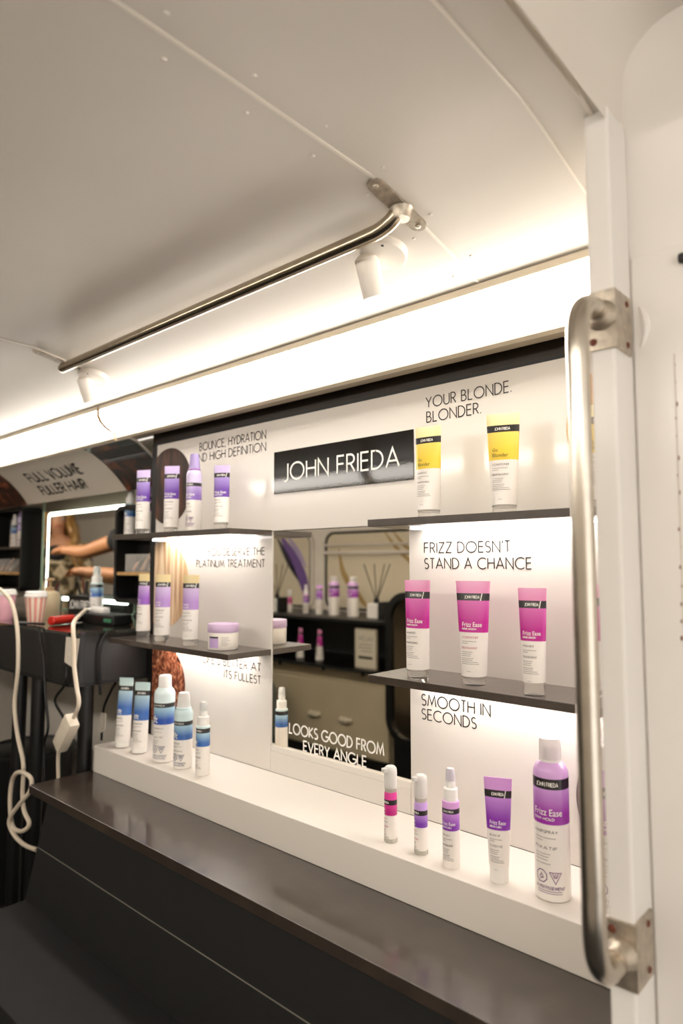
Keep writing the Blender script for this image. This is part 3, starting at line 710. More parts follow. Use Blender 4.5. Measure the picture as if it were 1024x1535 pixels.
# ------------------------------------------------------------------ neighbouring salon station
dk = thing('styling_desk', 'black styling desk with rounded corner beside the display', 'desk', (-2.4, -.02, FZ))
poly = [(-3.4, .215), (-3.4, -.197)] + [(-1.662 + .03 * math.sin(math.radians(a)), -.167 - .03 * math.cos(math.radians(a))) for a in (0, 22, 45, 67, 90)] + [(-1.632, .0), (-1.632, .215)]
G().prism(poly, 'z', -.298, -.178).build('drawer_body', mat('soft_black', '#1C1A19', .38), dk, True)
g = G(); g.prism([(x + (.003 if x > -1.7 else 0), y - (.004 if y < -.1 else 0)) for x, y in poly], 'z', -.1775, -.17); g.build('glass_top', mat('smoked_glass_top', '#23251F', .07, coat=.6), dk)
g = G(); g.prism([(x + (.0035 if x > -1.7 else 0), y - (.0035 if y < -.1 else 0)) for x, y in poly], 'z', -.305, -.298); g.build('bottom_lip', M_blackpl, dk)
for x, y in ((-1.647, -.155), (-1.99, -.178), (-1.87, -.178), (-3.2, -.15)):
    G().cyl((x, y, FZ), (x, y, -.305), .0185, 16).build('leg', M_blackpl, dk, True)
lm = thing('lit_mirror', 'salon mirror with a glowing inset band and clear edge', 'mirror', (-2.37, .205, -.168))
G().prism(rrect(-2.73, -2.015, -.168, .262, .02), 'y', .196, .206).build('glass', M_mirror, lm)
ring_o = rrect(-2.69, -2.05, -.135, .210, .02); ring_i = rrect(-2.676, -2.064, -.121, .196, .012)
n = len(ring_o); g = G()
g.add([(x, .1955, z) for x, z in ring_o] + [(x, .1955, z) for x, z in ring_i] + [(x, .1972, z) for x, z in ring_o] + [(x, .1972, z) for x, z in ring_i],
      [(i, (i + 1) % n, n + (i + 1) % n, n + i) for i in range(n)] + [(2 * n + i, 3 * n + i, 3 * n + (i + 1) % n, 2 * n + (i + 1) % n) for i in range(n)] +
      [(i, 2 * n + i, 2 * n + (i + 1) % n, (i + 1) % n) for i in range(n)] + [(n + i, n + (i + 1) % n, 3 * n + (i + 1) % n, 3 * n + i) for i in range(n)])
g.build('light_band', M_led2, lm)
g = G(); ro = rrect(-2.733, -2.012, -.171, .265, .022); ri = rrect(-2.727, -2.018, -.165, .259, .017); n = len(ro)
g.add([(x, .193, z) for x, z in ro] + [(x, .193, z) for x, z in ri] + [(x, .2, z) for x, z in ro] + [(x, .2, z) for x, z in ri],
      [(i, (i + 1) % n, n + (i + 1) % n, n + i) for i in range(n)] + [(i, 2 * n + i, 2 * n + (i + 1) % n, (i + 1) % n) for i in range(n)] + [(n + i, n + (i + 1) % n, 3 * n + (i + 1) % n, 3 * n + i) for i in range(n)])
g.build('glass_edge', mat('green_glass_edge', '#B9D9BE', .15, trans=.3), lm)
# curved sign under the cove light
CP = [(-.043, .3505), (-.02, .343), (.02, .315), (.055, .282), (.08, .252), (.092, .234)]
def cove(s):
    s = min(max(s, 0), .9999) * (len(CP) - 1); i = int(s); f = s - i
    return (CP[i][0] + (CP[i + 1][0] - CP[i][0]) * f, CP[i][1] + (CP[i + 1][1] - CP[i][1]) * f)
cv = thing('curved_hair_sign', 'curved white sign about fuller hair under the cove light', 'sign', (-2.4, .04, .234))
G().sheet(CP, 'x', -3.3, -1.66, .005).build('board', mat('sign_white', '#D2C8BA', .35), cv, True)
def cove_patch(name, xl, xr, m):
    vs = []; fs = []; k = 14
    for j in range(k + 1):
        s = j / k; y, z = cove(s)
        for x in (xl(s), xr(s)): vs.append((x, y - .0006, z - .0012))
    fs = [(2 * j, 2 * j + 1, 2 * j + 3, 2 * j + 2) for j in range(k)]
    obj(name, vs, fs, m, cv)
cove_patch('hair_picture', lambda s: -1.915 + .03 * (s - .5), lambda s: -1.664, hair_mat('hair_print_copper', ['#0E0806', '#1C0E08', '#6A3416', '#C06A34'], 9, 9, 1.5))
cove_patch('hair_picture', lambda s: -3.28, lambda s: -2.63 - .01 * s, hair_mat('hair_print_umber', ['#0E0A08', '#33190E', '#8A4A2C'], 18, 18, .8))
mpc = lambda x, v, e: (lambda q: (x, q[0] - .0010 - e, q[1] - .0018))(cove(v))
for s_, x0, v0, v1, wd in (('FULL', -2.465, .31, .48, .138), ('VOLUME', -2.30, .31, .48, .225), ('FULLER', -2.455, .57, .755, .185), ('HAIR', -2.243, .57, .755, .125)):
    g = G(); pl2, w0 = text_lines(s_); sc = wd / w0
    for i, l in enumerate(pl2):
        v, f = ribbon([(x0 + p[0] * sc, p[1] * .036) for p in l], .0055)
        g.add([mpc(p[0], v1 - p[1] / .036 * (v1 - v0), i * 1e-6) for p in v], f)
    g.build('lettering', M_ink, cv)
def organiser(x0, x1, z0, z1, shelves, label, f0=.11, f1=.190):
    t = thing('wall_organiser', label, 'organiser', ((x0 + x1) / 2, (f0 + f1) / 2, z0))
    ro = rrect(x0, x1, z0, z1, .03); ri = rrect(x0 + .014, x1 - .014, z0 + .014, z1 - .014, .018); n = len(ro); g = G()
    g.add([(x, y, z) for y in (f0, f1) for x, z in ro] + [(x, y, z) for y in (f0, f1) for x, z in ri],
          [(i, (i + 1) % n, n + (i + 1) % n, n + i) for i in range(n)] + [(2 * n + i, 3 * n + i, 3 * n + (i + 1) % n, 2 * n + (i + 1) % n) for i in range(n)] +
          [(i, 2 * n + i, 2 * n + (i + 1) % n, (i + 1) % n) for i in range(n)] + [(n + i, n + (i + 1) % n, 3 * n + (i + 1) % n, 3 * n + i) for i in range(n)])
    g.build('frame', M_blackpl, t, True); G().box(x0 + .01, x1 - .01, f1 - .006, f1 - .0005, z0 + .01, z1 - .01).build('back', M_blackpl, t)
    for z, m in shelves: G().box(x0 + .0145, x1 - .0145, f0 + .003, f1 - .0065, z - .01, z).build('shelf', m, t)
M_tan = mat('tan_wood', '#C39A62', .5, noise=.2, nscale=30)
M_brnsh = mat('brown_black_shelf', '#3A322C', .4)
organiser(-2.005, -1.66, -.12, .19, ((.092, M_brnsh), (-.022, M_tan)), 'black rounded wall organiser with a tan shelf beside the display')
organiser(-3.2, -2.85, -.11, .246, ((.078, M_brnsh), (-.03, M_tan)), 'black rounded wall organiser beyond the lit mirror', .160, .2455)
pump_spray('sp_blue', 'blue spray bottle standing in the black organiser beside the display', (-1.955, .135, .0925), .5, .158, .018, M_mint)
spray_can('hs_purple', 'purple can in the organiser behind the outermost violet tube', (-1.86, .145, .0925), .5, .16, .018)
foam_can('foam_violet', 'violet foam can in the organiser right beside the display edge', (-1.765, .145, .0925), .4, .15, .018, M_wplast)
foam_can('foam_violet', 'violet foam can in the organiser beyond the lit mirror', (-2.935, .195, .0785), .4, .165, .021, M_purple_tr)
pump_spray('sp_blue', 'blue spray bottle in the organiser beyond the lit mirror', (-3.01, .195, .0785), .4, .145, .018, M_mint)
M_acr = mat('acrylic', '#E8E4DE', .1, alpha=.22)
def tray(x, z, label, stuff):
    yc = .147 if x > -2 else .199
    t = thing('acrylic_box', label, 'box', (x, yc, z))
    g = G(); w, d, h = .085, .031, .056
    for a in ((-w, w, -d, -d + .002, 0, h), (-w, w, d - .002, d, 0, h), (-w, -w + .002, -d + .0021, d - .0021, 0, h), (w - .002, w, -d + .0021, d - .0021, 0, h), (-w + .0021, w - .0021, -d + .0021, d - .0021, 0, .002)):
        g2 = G(); g2.box(x + a[0], x + a[1], yc + a[2], yc + a[3], z + a[4], z + a[5]); g2.build('wall_pane' if a[5] == h else 'base_pane', M_acr, t)
tray(-1.86, -.0215, 'clear box of hair clips on the tan shelf beside the display', 1)
tray(-3.05, -.0295, 'clear box of hair clips on the tan shelf beyond the lit mirror', 1)
clip_c = ('peach', '#D8A080'), ('black', '#1A1616'), ('tan', '#B58A66'), ('brown', '#5A3620'), ('cream', '#D9C9AE'), ('grey', '#7A7570')
for bx, bz in ((-1.86, -.0215), (-3.05, -.0295)):
    yc = .147 if bx > -2 else .199
    for k in range(6):
        cx = bx - .06 + k * .024; g = G()
        for q in (-1, 1):
            g.tube([(cx + q * .001, yc - .018, bz + .0065), (cx + q * .006, yc, bz + .024 + .012 * (k % 2)), (cx + q * .002, yc + .016, bz + .036 + .012 * (k % 3))], [.004, .007, .003], 8)
        where = 'by the display' if bx > -2 else 'beyond the lit mirror'
        tag(g.build('hair_clip', mat('clip_' + clip_c[k][0], clip_c[k][1], .45)), '%s hair clip in the clear box %s' % (clip_c[k][0], where), 'hair clip', 'hair clips in the box ' + where)
# things on the desk
DZ = -.1695
def striped(name, c1, c2, n):
    if name in MATS: return MATS[name]
    m = bpy.data.materials.new(name); m.use_nodes = True; nt = m.node_tree; b = pbsdf(m); b.inputs['Roughness'].default_value = .5
    tc = nt.nodes.new('ShaderNodeTexCoord'); sp = nt.nodes.new('ShaderNodeSeparateXYZ'); at = nt.nodes.new('ShaderNodeMath'); at.operation = 'ARCTAN2'
    mu = nt.nodes.new('ShaderNodeMath'); mu.operation = 'MULTIPLY'; mu.inputs[1].default_value = n
    si = nt.nodes.new('ShaderNodeMath'); si.operation = 'SINE'; r = nt.nodes.new('ShaderNodeValToRGB')
    r.color_ramp.elements[0].position = .48; r.color_ramp.elements[1].position = .52; r.color_ramp.elements[0].color = lin(c1); r.color_ramp.elements[1].color = lin(c2)
    mx = nt.nodes.new('ShaderNodeMapRange'); mx.inputs['From Min'].default_value = -1
    L = nt.links.new
    L(tc.outputs['Object'], sp.inputs[0]); L(sp.outputs['Y'], at.inputs[0]); L(sp.outputs['X'], at.inputs[1]); L(at.outputs[0], mu.inputs[0]); L(mu.outputs[0], si.inputs[0])
    L(si.outputs[0], mx.inputs['Value']); L(mx.outputs[0], r.inputs['Fac']); L(r.outputs['Color'], b.inputs['Base Color'])
    MATS[name] = m; return m
def paper_cup(loc, label, m, lid=True):
    t = thing('paper_cup', label, 'cup', loc)
    G().lathe([(.021, 0), (.0215, .002), (.030, .076), (.029, .078)], 28).build('cup_body', m, t, True, True)
    G().lathe([(.0305, .0765), (.0325, .077), (.0325, .082), (.030, .083), (.029, .092), (.026, .0935)], 28).build('lid', M_wplast, t, True, True)
paper_cup((-1.985, -.145, DZ), 'pink striped paper cup with a white lid', striped('cup_stripes', '#E4D3BE', '#D98C80', 11))
paper_cup((-2.19, -.150, DZ), 'plain pink paper cup beside the striped cup', mat('cup_pink', '#E3A9B6', .5, noise=.1))
pb = thing('pump_bottle', 'cream pump bottle behind the striped cup', 'bottle', (-2.15, -.03, DZ))
G().lathe([(.03, 0), (.032, .003), (.032, .07), (.026, .083), (.012, .088)], 24).build('body', mat('cream_bottle', '#C9B694', .4), pb, True, True)
G().lathe([(.013, .086), (.013, .098), (.005, .1), (.005, .118), (.014, .12), (.012, .128)], 16).build('pump_head', mat('tan_pump', '#A98A62', .4), pb, True, True)
fi = thing('flat_iron', 'red hair straightener lying on the black desk', 'straightener', (-1.9, -.08, DZ))
a, b_ = Vector((-1.875, -.150, DZ + .0135)), Vector((-1.93, -.02, DZ + .0135)); d_ = (b_ - a)
G().tube([a, a + d_ * .02, a + d_ * .6, a + d_ * .62], [.010, .0128, .0128, .010], 16).build('barrel', mat('red_lacquer', '#C8281C', .25, coat=.5), fi, True)
G().tube([a + d_ * .62, a + d_ * .65, a + d_, a + d_ * 1.03], [.009, .0115, .0115, .007], 14).build('handle', M_blackpl, fi, True)
pk = thing('brand_block', 'small black block with white lettering before the lit mirror', 'sign', (-2.26, .14, DZ))
G().box(-2.36, -2.165, .132, .148, DZ, -.108, .001).build('block', M_blackpl, pk)
g = G(); caps(g, 'JOHN FRIEDA', -2.345, -.152, .026, .17, flatY(.1314), 'l', .165); g.build('lettering', M_wink, pk)
pump_spray('sp_blue', 'blue spray bottle standing on the desk before the organiser', (-2.075, .09, DZ), .4, .165, .021, M_mint)
bc = thing('brush_cup', 'dark holder full of red-handled brushes beside the lit mirror', 'brush holder', (-2.48, .13, DZ))
G().lathe([(.03, 0), (.032, .004), (.034, .06), (.030, .06), (.028, .006)], 20).build('holder', mat('dark_holder', '#2A1A18', .3), bc, True, True)
for k, (dx, dy, hgt) in enumerate(((-.03, 0, .12), (.02, .01, .11), (.0, -.02, .125), (-.045, .01, .10), (.05, -.01, .105))):
    G().tube([(dx * .2, dy * .3, .008), (dx * .7, dy, hgt * .6), (dx * 1.3, dy, hgt)], [.004, .006, .004], 10).build('brush_handle', mat('oxblood', '#5E1A16', .3) if k % 2 == 0 else M_blackpl, bc, True, True)
ps = thing('power_block', 'black power strip on the desk holding a white plug', 'power strip', (-1.83, .02, DZ))
G().box(-1.93, -1.74, -.035, .025, DZ, DZ + .028, .004).build('casing', M_blackpl, ps)
G().box(-1.79, -1.75, -.0362, -.0345, DZ + .008, DZ + .018).build('switch', mat('green_switch', '#3E8A68', .3), ps)
for k in range(3): G().lathe([(.012, 0), (.012, .0008), (.010, .001)], 14, (-1.90 + k * .05, -.005, DZ + .0278)).build('socket', mat('socket_grey', '#3A3A3A', .5), ps)
pw = thing('white_plug', 'white charger plug lying on the black power strip', 'plug', (-1.86, -.01, DZ + .029))
G().box(-1.895, -1.825, -.022, .004, DZ + .0286, DZ + .046, .004).build('plug_body', M_wplast, pw, True)
G().cyl((-1.897, -.009, DZ + .037), (-1.925, -.02, DZ + .037), .006, 12, .004).build('strain_relief', M_wplast, pw, True)
ad = thing('charger_brick', 'white charger brick hanging from its cord before the desk', 'charger', (-1.64, -.215, -.465))
Mb = Matrix.Translation((-1.632, -.212, -.412)) @ Matrix.Rotation(math.radians(40), 4, 'Y')
G().box(-.021, .021, -.014, .014, -.05, .05, .006).xf(Mb).build('casing', mat('ivory_plastic', '#D6CBB8', .4), ad, True)
def cord(pts, r, m, label, k=6):
    return tag(G().tube(smooth_path(pts, k), r, 8).build('charging_cable', m, smooth=True), label, 'cable')
cord([(-2.12, -.225, -.060), (-2.06, -.232, -.064), (-1.996, -.235, -.074), (-1.928, -.235, -.107), (-1.885, -.235, -.177), (-1.872, -.235, -.274), (-1.885, -.235, -.373), (-1.86, -.235, -.448), (-1.816, -.235, -.517), (-1.822, -.232, -.594),
      (-1.802, -.235, -.631), (-1.767, -.235, -.656), (-1.797, -.24, -.68), (-1.855, -.24, -.683), (-1.877, -.24, -.632), (-1.87, -.24, -.571), (-1.818, -.245, -.536), (-1.758, -.24, -.539), (-1.759, -.24, -.572), (-1.811, -.245, -.617), (-1.861, -.247, -.668), (-1.845, -.24, -.701), (-1.794, -.235, -.714), (-1.72, -.235, -.707)], .0055, M_cord_w, 'white cord looping down before the desk into a knot')
cord([(-1.925, -.02, DZ + .037), (-1.80, -.10, DZ + .032), (-1.66, -.185, DZ + .028), (-1.60, -.218, -.152), (-1.585, -.222, -.19), (-1.585, -.220, -.24), (-1.572, -.218, -.293), (-1.563, -.216, -.331), (-1.592, -.213, -.369)], .0052, M_cord_w, 'white cord running from the plug to the charger brick')
cord([(-1.668, -.211, -.452), (-1.684, -.205, -.491), (-1.688, -.2, -.56), (-1.70, -.19, -.75)], .0048, M_cord_w, 'white cord dropping from the charger brick')
cord([(-1.815, -.2065, -.168), (-1.805, -.2075, -.19), (-1.784, -.207, -.242), (-1.769, -.205, -.336), (-1.746, -.205, -.417), (-1.766, -.205, -.471), (-1.75, -.205, -.6)], .0035, M_cord_b, 'thin black cord hanging over the desk front near the white cord')
cord([(-1.656, -.205, -.257), (-1.661, -.205, -.299), (-1.723, -.2, -.349), (-1.682, -.19, -.402), (-1.73, -.19, -.468), (-1.705, -.19, -.497), (-1.72, -.19, -.6)], .0035, M_cord_b, 'thin black cord curling behind the charger brick')
cord([(-1.6235, -.11, -.168), (-1.622, -.128, -.19), (-1.6215, -.135, -.235), (-1.6225, -.13, -.33)], .0035, M_cord_b, 'black cord lying down the side of the desk')
cord([(-1.668, -.06, -.3105), (-1.70, -.06, -.345), (-1.733, -.06, -.396), (-1.739, -.06, -.477)], .0035, M_cord_b, 'black cord under the shelf end behind the desk leg')
cord([(-1.99, -.19, DZ + .004), (-1.93, -.17, DZ + .004), (-1.87, -.17, DZ + .006)], .0035, M_cord_b, 'short black cord lying before the striped cup')
cg = tag(G().prism([(-1.655, -.18), (-1.585, -.18), (-1.60, -.255), (-1.66, -.243)], 'y', -.2085, -.2075).build('care_tag', mat('tag_paper', '#D9CFC0', .6, noise=.15, nscale=120)), 'white printed tag hanging at the desk corner', 'tag')
tag(G().prism([(-1.672, -.385), (-1.645, -.385), (-1.648, -.425), (-1.665, -.438), (-1.676, -.43)], 'y', -.101, -.0995).build('cord_tag', MATS['tag_paper']), 'small white tag on a cord behind the desk leg', 'tag')
bn = thing('waste_bin', 'round black waste bin under the desk', 'bin', (-2.43, .05, FZ))
G().lathe([(.11, 0), (.115, .01), (.14, .47), (.146, .475), (.146, .487), (.136, .487), (.13, .46), (.105, .02)], 32).build('bucket', M_blackpl, bn, True, True)
G().lathe([(.143, .47), (.150, .472), (.150, .482), (.143, .484)], 32).build('rim', mat('bin_rim', '#202020', .3), bn, True, True)

# ------------------------------------------------------------------ across the aisle (seen in the mirrors)
su = thing('shelf_unit', 'black open shelf unit across the aisle, seen in the mirror', 'shelf unit', (-2.58, -1.7, FZ))
G().box(-3.3, -1.95, -1.945, -1.5, -.285, -.27, .001).build('top_board', M_blackpl, su)
G().box(-3.3, -1.95, -1.945, -1.5, -.525, -.51, .001).build('bottom_board', M_blackpl, su)
G().box(-3.299, -1.951, -1.945, -1.93, -.5095, -.2855).build('back_board', M_blackpl, su)
for x in (-3.3, -1.965): G().box(x, x + .015, -1.9295, -1.5, -.5095, -.2855).build('side_board', M_blackpl, su)
for k, x in enumerate((-2.76, -2.43, -2.16)): G().lathe([(.012, 0), (.010, -.012), (.006, -.02)], 12, (x, -1.53, -.5255)).build('cup_hook', M_blackpl, su, True)
fp = thing('drawer_cabinet', 'cream cabinet with two pale pulls under the shelf unit', 'cabinet', (-2.5, -1.75, FZ))
M_cab = mat('cream_cabinet', '#C6B99C', .45, noise=.06, nscale=6)
G().box(-3.3, -2.02, -1.945, -1.60, -.96, -.5265).build('body', M_cab, fp)
G().box(-3.29, -2.03, -1.6, -1.565, -.945, -.60, .006).build('drawer_front', M_cab, fp)
G().box(-3.3, -2.02, -1.94, -1.60, FZ, -.961).build('base', M_blackpl, fp)
for x in (-2.52, -2.30):
    G().tube([(x - .035, -1.565, -.778), (x - .02, -1.545, -.778), (x + .02, -1.545, -.778), (x + .035, -1.565, -.778)], [.012, .016, .016, .012], 10).build('pull', mat('pale_pull', '#DDD2BB', .4), fp, True)
pump_y = -1.65; T0 = -.2695
serum('se_pink', 'small pink serum bottle on the black unit across the aisle', (-2.81, pump_y, T0), PI, .13, .013)
pump_spray('sp_purple', 'small purple spray bottle on the black unit across the aisle', (-2.68, pump_y, T0), PI, .16, .016, M_lilpl)
squeeze_tube('styling_tube', 'lilac', .16, .05, .02, 'lilac tube on the black unit across the aisle', (-2.576, pump_y, T0), PI, texts=('CREAM', 'CREME'))
spray_can('hs_purple', 'purple spray can next to the lilac tube across the aisle', (-2.465, pump_y, T0), PI + .4, .209, .0300)
spray_can('hs_purple', 'purple spray can next to the reed diffuser across the aisle', (-2.33, pump_y, T0), PI + .4, .209, .0300)
def diffuser(x, label):
    t = thing('reed_diffuser', label, 'diffuser', (x, pump_y, T0))
    g = G(); g.box(-.036, .036, -.036, .036, 0, .075, .005); g.build('bottle', M_wplast, t, False, True)
    G().box(.0365, .06, -.036, .036, 0, .085, .003).build('sleeve', M_blackpl, t, False, True)
    G().lathe([(.014, .0755), (.014, .098), (.012, .1)], 14).build('collar', M_blackpl, t, True, True)
    for dx, dy in ((-.075, .01), (-.03, -.02), (.07, .02), (.082, -.01)):
        G().tube([(dx * .08, dy * .1, .099), (dx, dy, .275)], .0028, 6).build('reed', mat('reed_grey', '#4A4238', .6), t, True, True)
diffuser(-2.17, 'reed diffuser on the black unit beside the rounded black mirror')
diffuser(-2.92, 'reed diffuser on the black unit before the violet artwork')
squeeze_tube('shampoo_tube', 'pink', .17, .058, .022, 'magenta tube in the black unit, farther from the framed card', (-2.62, -1.55, -.5095), PI + .4)
squeeze_tube('conditioner_tube', 'pink', .17, .058, .022, 'magenta tube in the black unit, nearer the framed card', (-2.475, -1.55, -.5095), PI + .4)
fc = thing('framed_card', 'upright white framed card in the black shelf unit', 'card', (-2.15, -1.55, -.5095))
G().prism(rrect(-2.225, -2.085, -.5095, -.315, .008), 'y', -1.556, -1.545).build('frame', mat('card_frame', '#B9AD98', .4), fc)
G().prism(rrect(-2.218, -2.092, -.502, -.322, .006), 'y', -1.5452, -1.5435).build('card', mat('card_paper', '#D9D0BC', .5), fc)
# its print faces the display: lay the lettering out mirrored in x so that it reads from that side
g = G(); caps(g, 'SALON', 0, 0, .020, .13, lambda x, z, e: (-2.105 - x, -1.5432 + e, -.372 + z), 'l', .09); g.build('lettering', M_gink, fc)
g = G(); bars(g, 0, 0, (.08, .09, .07), lambda x, z, e: (-2.112 - x, -1.5432, -.392 + z), .004, .016); g.build('fine_print', M_gink, fc)
G().box(-2.20, -2.11, -1.5436, -1.5431, -.462, -.449).build('brand_bar', M_ink, fc)
om = thing('oval_mirror', 'tall rounded mirror with a thick black frame across the aisle', 'mirror', (-1.84, -1.52, -.8))
def stadium(cx, cz, w, h, n=14): return rrect(cx - w, cx + w, cz - h, cz + h, w * .98, n)
so, si_ = stadium(-1.85, -.47, .118, .345), stadium(-1.85, -.47, .088, .315); n = len(so); g = G()
g.add([(x, -1.465, z) for x, z in so] + [(x, -1.465, z) for x, z in si_] + [(x, -1.495, z) for x, z in so] + [(x, -1.495, z) for x, z in si_],
      [(i, (i + 1) % n, n + (i + 1) % n, n + i) for i in range(n)] + [(2 * n + i, 3 * n + i, 3 * n + (i + 1) % n, 2 * n + (i + 1) % n) for i in range(n)] +
      [(i, 2 * n + i, 2 * n + (i + 1) % n, (i + 1) % n) for i in range(n)] + [(n + i, n + (i + 1) % n, 3 * n + (i + 1) % n, 3 * n + i) for i in range(n)])
g.build('frame', M_blackpl, om, True)
G().prism(si_, 'y', -1.493, -1.48).build('glass', mat('smoked_mirror', '#A89C88', .15, metal=1), om)
G().box(-1.945, -1.70, -1.945, -1.4955, FZ, -.28).build('backing_box', M_blackpl, om)
ch = thing('salon_chair', 'dark grey-green salon chair across the aisle', 'chair', (-2.8, -1.25, FZ))
M_gg = mat('grey_green_vinyl', '#4E5650', .4)
G().prism(rrect(-3.03, -2.63, -1.0, -.55, .12), 'y', -1.38, -1.31).build('backrest', M_gg, ch, True)
G().box(-3.03, -2.63, -1.30, -.98, -.72, -.64, .03).build('seat', M_gg, ch, True)
G().cyl((-2.83, -1.15, FZ + .03), (-2.83, -1.15, -.72), .035, 16).build('column', M_steel, ch, True)
G().lathe([(.2, 0), (.2, .012), (.06, .03)], 28, (-2.83, -1.15, FZ)).build('base', M_steel, ch, True)
# windows of the far side, covered by printed blinds
def window(n_, x0, x1, z0, z1, art):
    o = struct(G().prism(rrect(x0, x1, z0, z1, .07, 8), 'y', -1.9499, -1.944).build('window_%d' % n_, mat('printed_blind', '#D3C7AE', .5)), 'rounded side window behind a printed blind')
    ro, ri = rrect(x0 - .02, x1 + .02, z0 - .02, z1 + .02, .09, 8), rrect(x0, x1, z0, z1, .07, 8); k = len(ro); g = G()
    g.add([(x, -1.935, z) for x, z in ro] + [(x, -1.935, z) for x, z in ri] + [(x, -1.9495, z) for x, z in ro] + [(x, -1.9495, z) for x, z in ri],
          [(i, (i + 1) % k, k + (i + 1) % k, k + i) for i in range(k)] + [(i, 2 * k + i, 2 * k + (i + 1) % k, (i + 1) % k) for i in range(k)] + [(k + i, k + (i + 1) % k, 3 * k + (i + 1) % k, 3 * k + i) for i in range(k)])
    g.build('window_frame', M_wallw, o, True)
    G().tube([(x, -1.943, z) for x, z in rrect(x0 + .008, x1 - .008, z0 + .008, z1 - .008, .062, 8)] + [(x1 - .008, -1.943, z1 - .07)], .007, 8).build('gasket', M_blackpl, o, True)
    art(o)
def swirl(o, pts, w, m, name='blind_print'):
    P = smooth_path([(x, z, 0) for x, z in pts], 8); vs = []; k = len(P)
    for i, p in enumerate(P):
        d = (P[min(i + 1, k - 1)] - P[max(i - 1, 0)]).normalized(); ww = w * (.15 + .85 * math.sin(PI * i / (k - 1)))
        vs += [(p.x - d.y * ww, -1.9436 , p.y + d.x * ww), (p.x + d.y * ww, -1.9436, p.y - d.x * ww)]
    obj(name, vs, [(2 * i, 2 * i + 1, 2 * i + 3, 2 * i + 2) for i in range(k - 1)], m, o)
M_gold = mat('gold_print', '#A88A52', .5); M_vio = mat('violet_print', '#6A4A90', .5); M_ind = mat('ink_print', '#231C30', .5); M_lilp = mat('lilac_print', '#A796BE', .5)
def art1(o):
    swirl(o, [(-2.70, .1), (-2.66, -.05), (-2.55, -.17), (-2.45, -.27)], .022, M_gold)
    swirl(o, [(-2.36, .20), (-2.27, .1), (-2.15, .0), (-2.05, -.1)], .012, M_gold); swirl(o, [(-2.30, .20), (-2.20, .1), (-2.08, .02)], .010, M_gold)
    for z, r in ((.072, .011), (.118, .007)):
        G().tube([(-2.80, -1.925, z), (-1.62, -1.925, z)], r, 10).build('blind_rail', M_wallw, o, True)
def art2(o):
    swirl(o, [(-3.22, .20), (-3.10, .05), (-3.0, -.10), (-2.96, -.26)], .045, M_vio); swirl(o, [(-3.26, .2), (-3.14, .03), (-3.04, -.1)], .02, M_ind)
    swirl(o, [(-3.16, .2), (-3.05, .08), (-2.97, -.02)], .02, M_lilp); swirl(o, [(-3.42, .05), (-3.36, -.1), (-3.38, -.25)], .035, M_vio); swirl(o, [(-3.46, -.05), (-3.40, -.15), (-3.42, -.26)], .02, M_ind)
window(1, -2.81, -1.60, -.265, .20, art1)
window(2, -3.95, -2.93, -.265, .20, art2)

# ------------------------------------------------------------------ people in the aisle (seen in the lit mirror)
def skin_mesh(name, chains, m, parent, sub=2):
    """chains: lists of (point, radius or (rx, ry)); equal points are welded; one continuous surface"""
    vs = []; rs = []; es = []; idx = {}
    for ch_ in chains:
        prev = None
        for p, r in ch_:
            k = tuple(round(c, 4) for c in p)
            if k not in idx: idx[k] = len(vs); vs.append(k); rs.append(r if isinstance(r, tuple) else (r, r))
            if prev is not None and prev != idx[k]: es.append((prev, idx[k]))
            prev = idx[k]
    me = bpy.data.meshes.new(name); me.from_pydata(vs, es, []); me.materials.append(m)
    o = bpy.data.objects.new(name, me); link(o); o.parent = parent
    md = o.modifiers.new('skin', 'SKIN'); md.use_smooth_shade = True
    for i, s in enumerate(me.skin_vertices[0].data): s.radius = rs[i]
    me.skin_vertices[0].data[0].use_root = True
    sb = o.modifiers.new('sub', 'SUBSURF'); sb.levels = sub; sb.render_levels = sub
    return o
def hand_chains(w, d, up, side):
    """palm and five bent fingers growing from wrist w along direction d"""
    w = Vector(w); d = Vector(d).normalized(); up = Vector(up).normalized(); s = d.cross(up).normalized() * side
    palm = w + d * .055; out = [[(tuple(w), (.022, .026)), (tuple(palm), (.016, .034))]]
    for k, (off, L) in enumerate(((-.027, .058), (-.009, .068), (.009, .064), (.026, .050))):
        b = palm + s * off + d * .026; c1 = b + d * L * .5 - up * .012; c2 = c1 + d * L * .35 - up * .022
        out.append([(tuple(palm), (.016, .034)), (tuple(b), .0095), (tuple(c1), .0088), (tuple(c2), .0075)])
    t0 = w + d * .022 - s * .026; out.append([(tuple(palm), (.016, .034)), (tuple(t0 + d * .01), .011), (tuple(t0 + d * .03 - s * .016 - up * .01), .010), (tuple(t0 + d * .055 - s * .02 - up * .018), .008)])
    return out
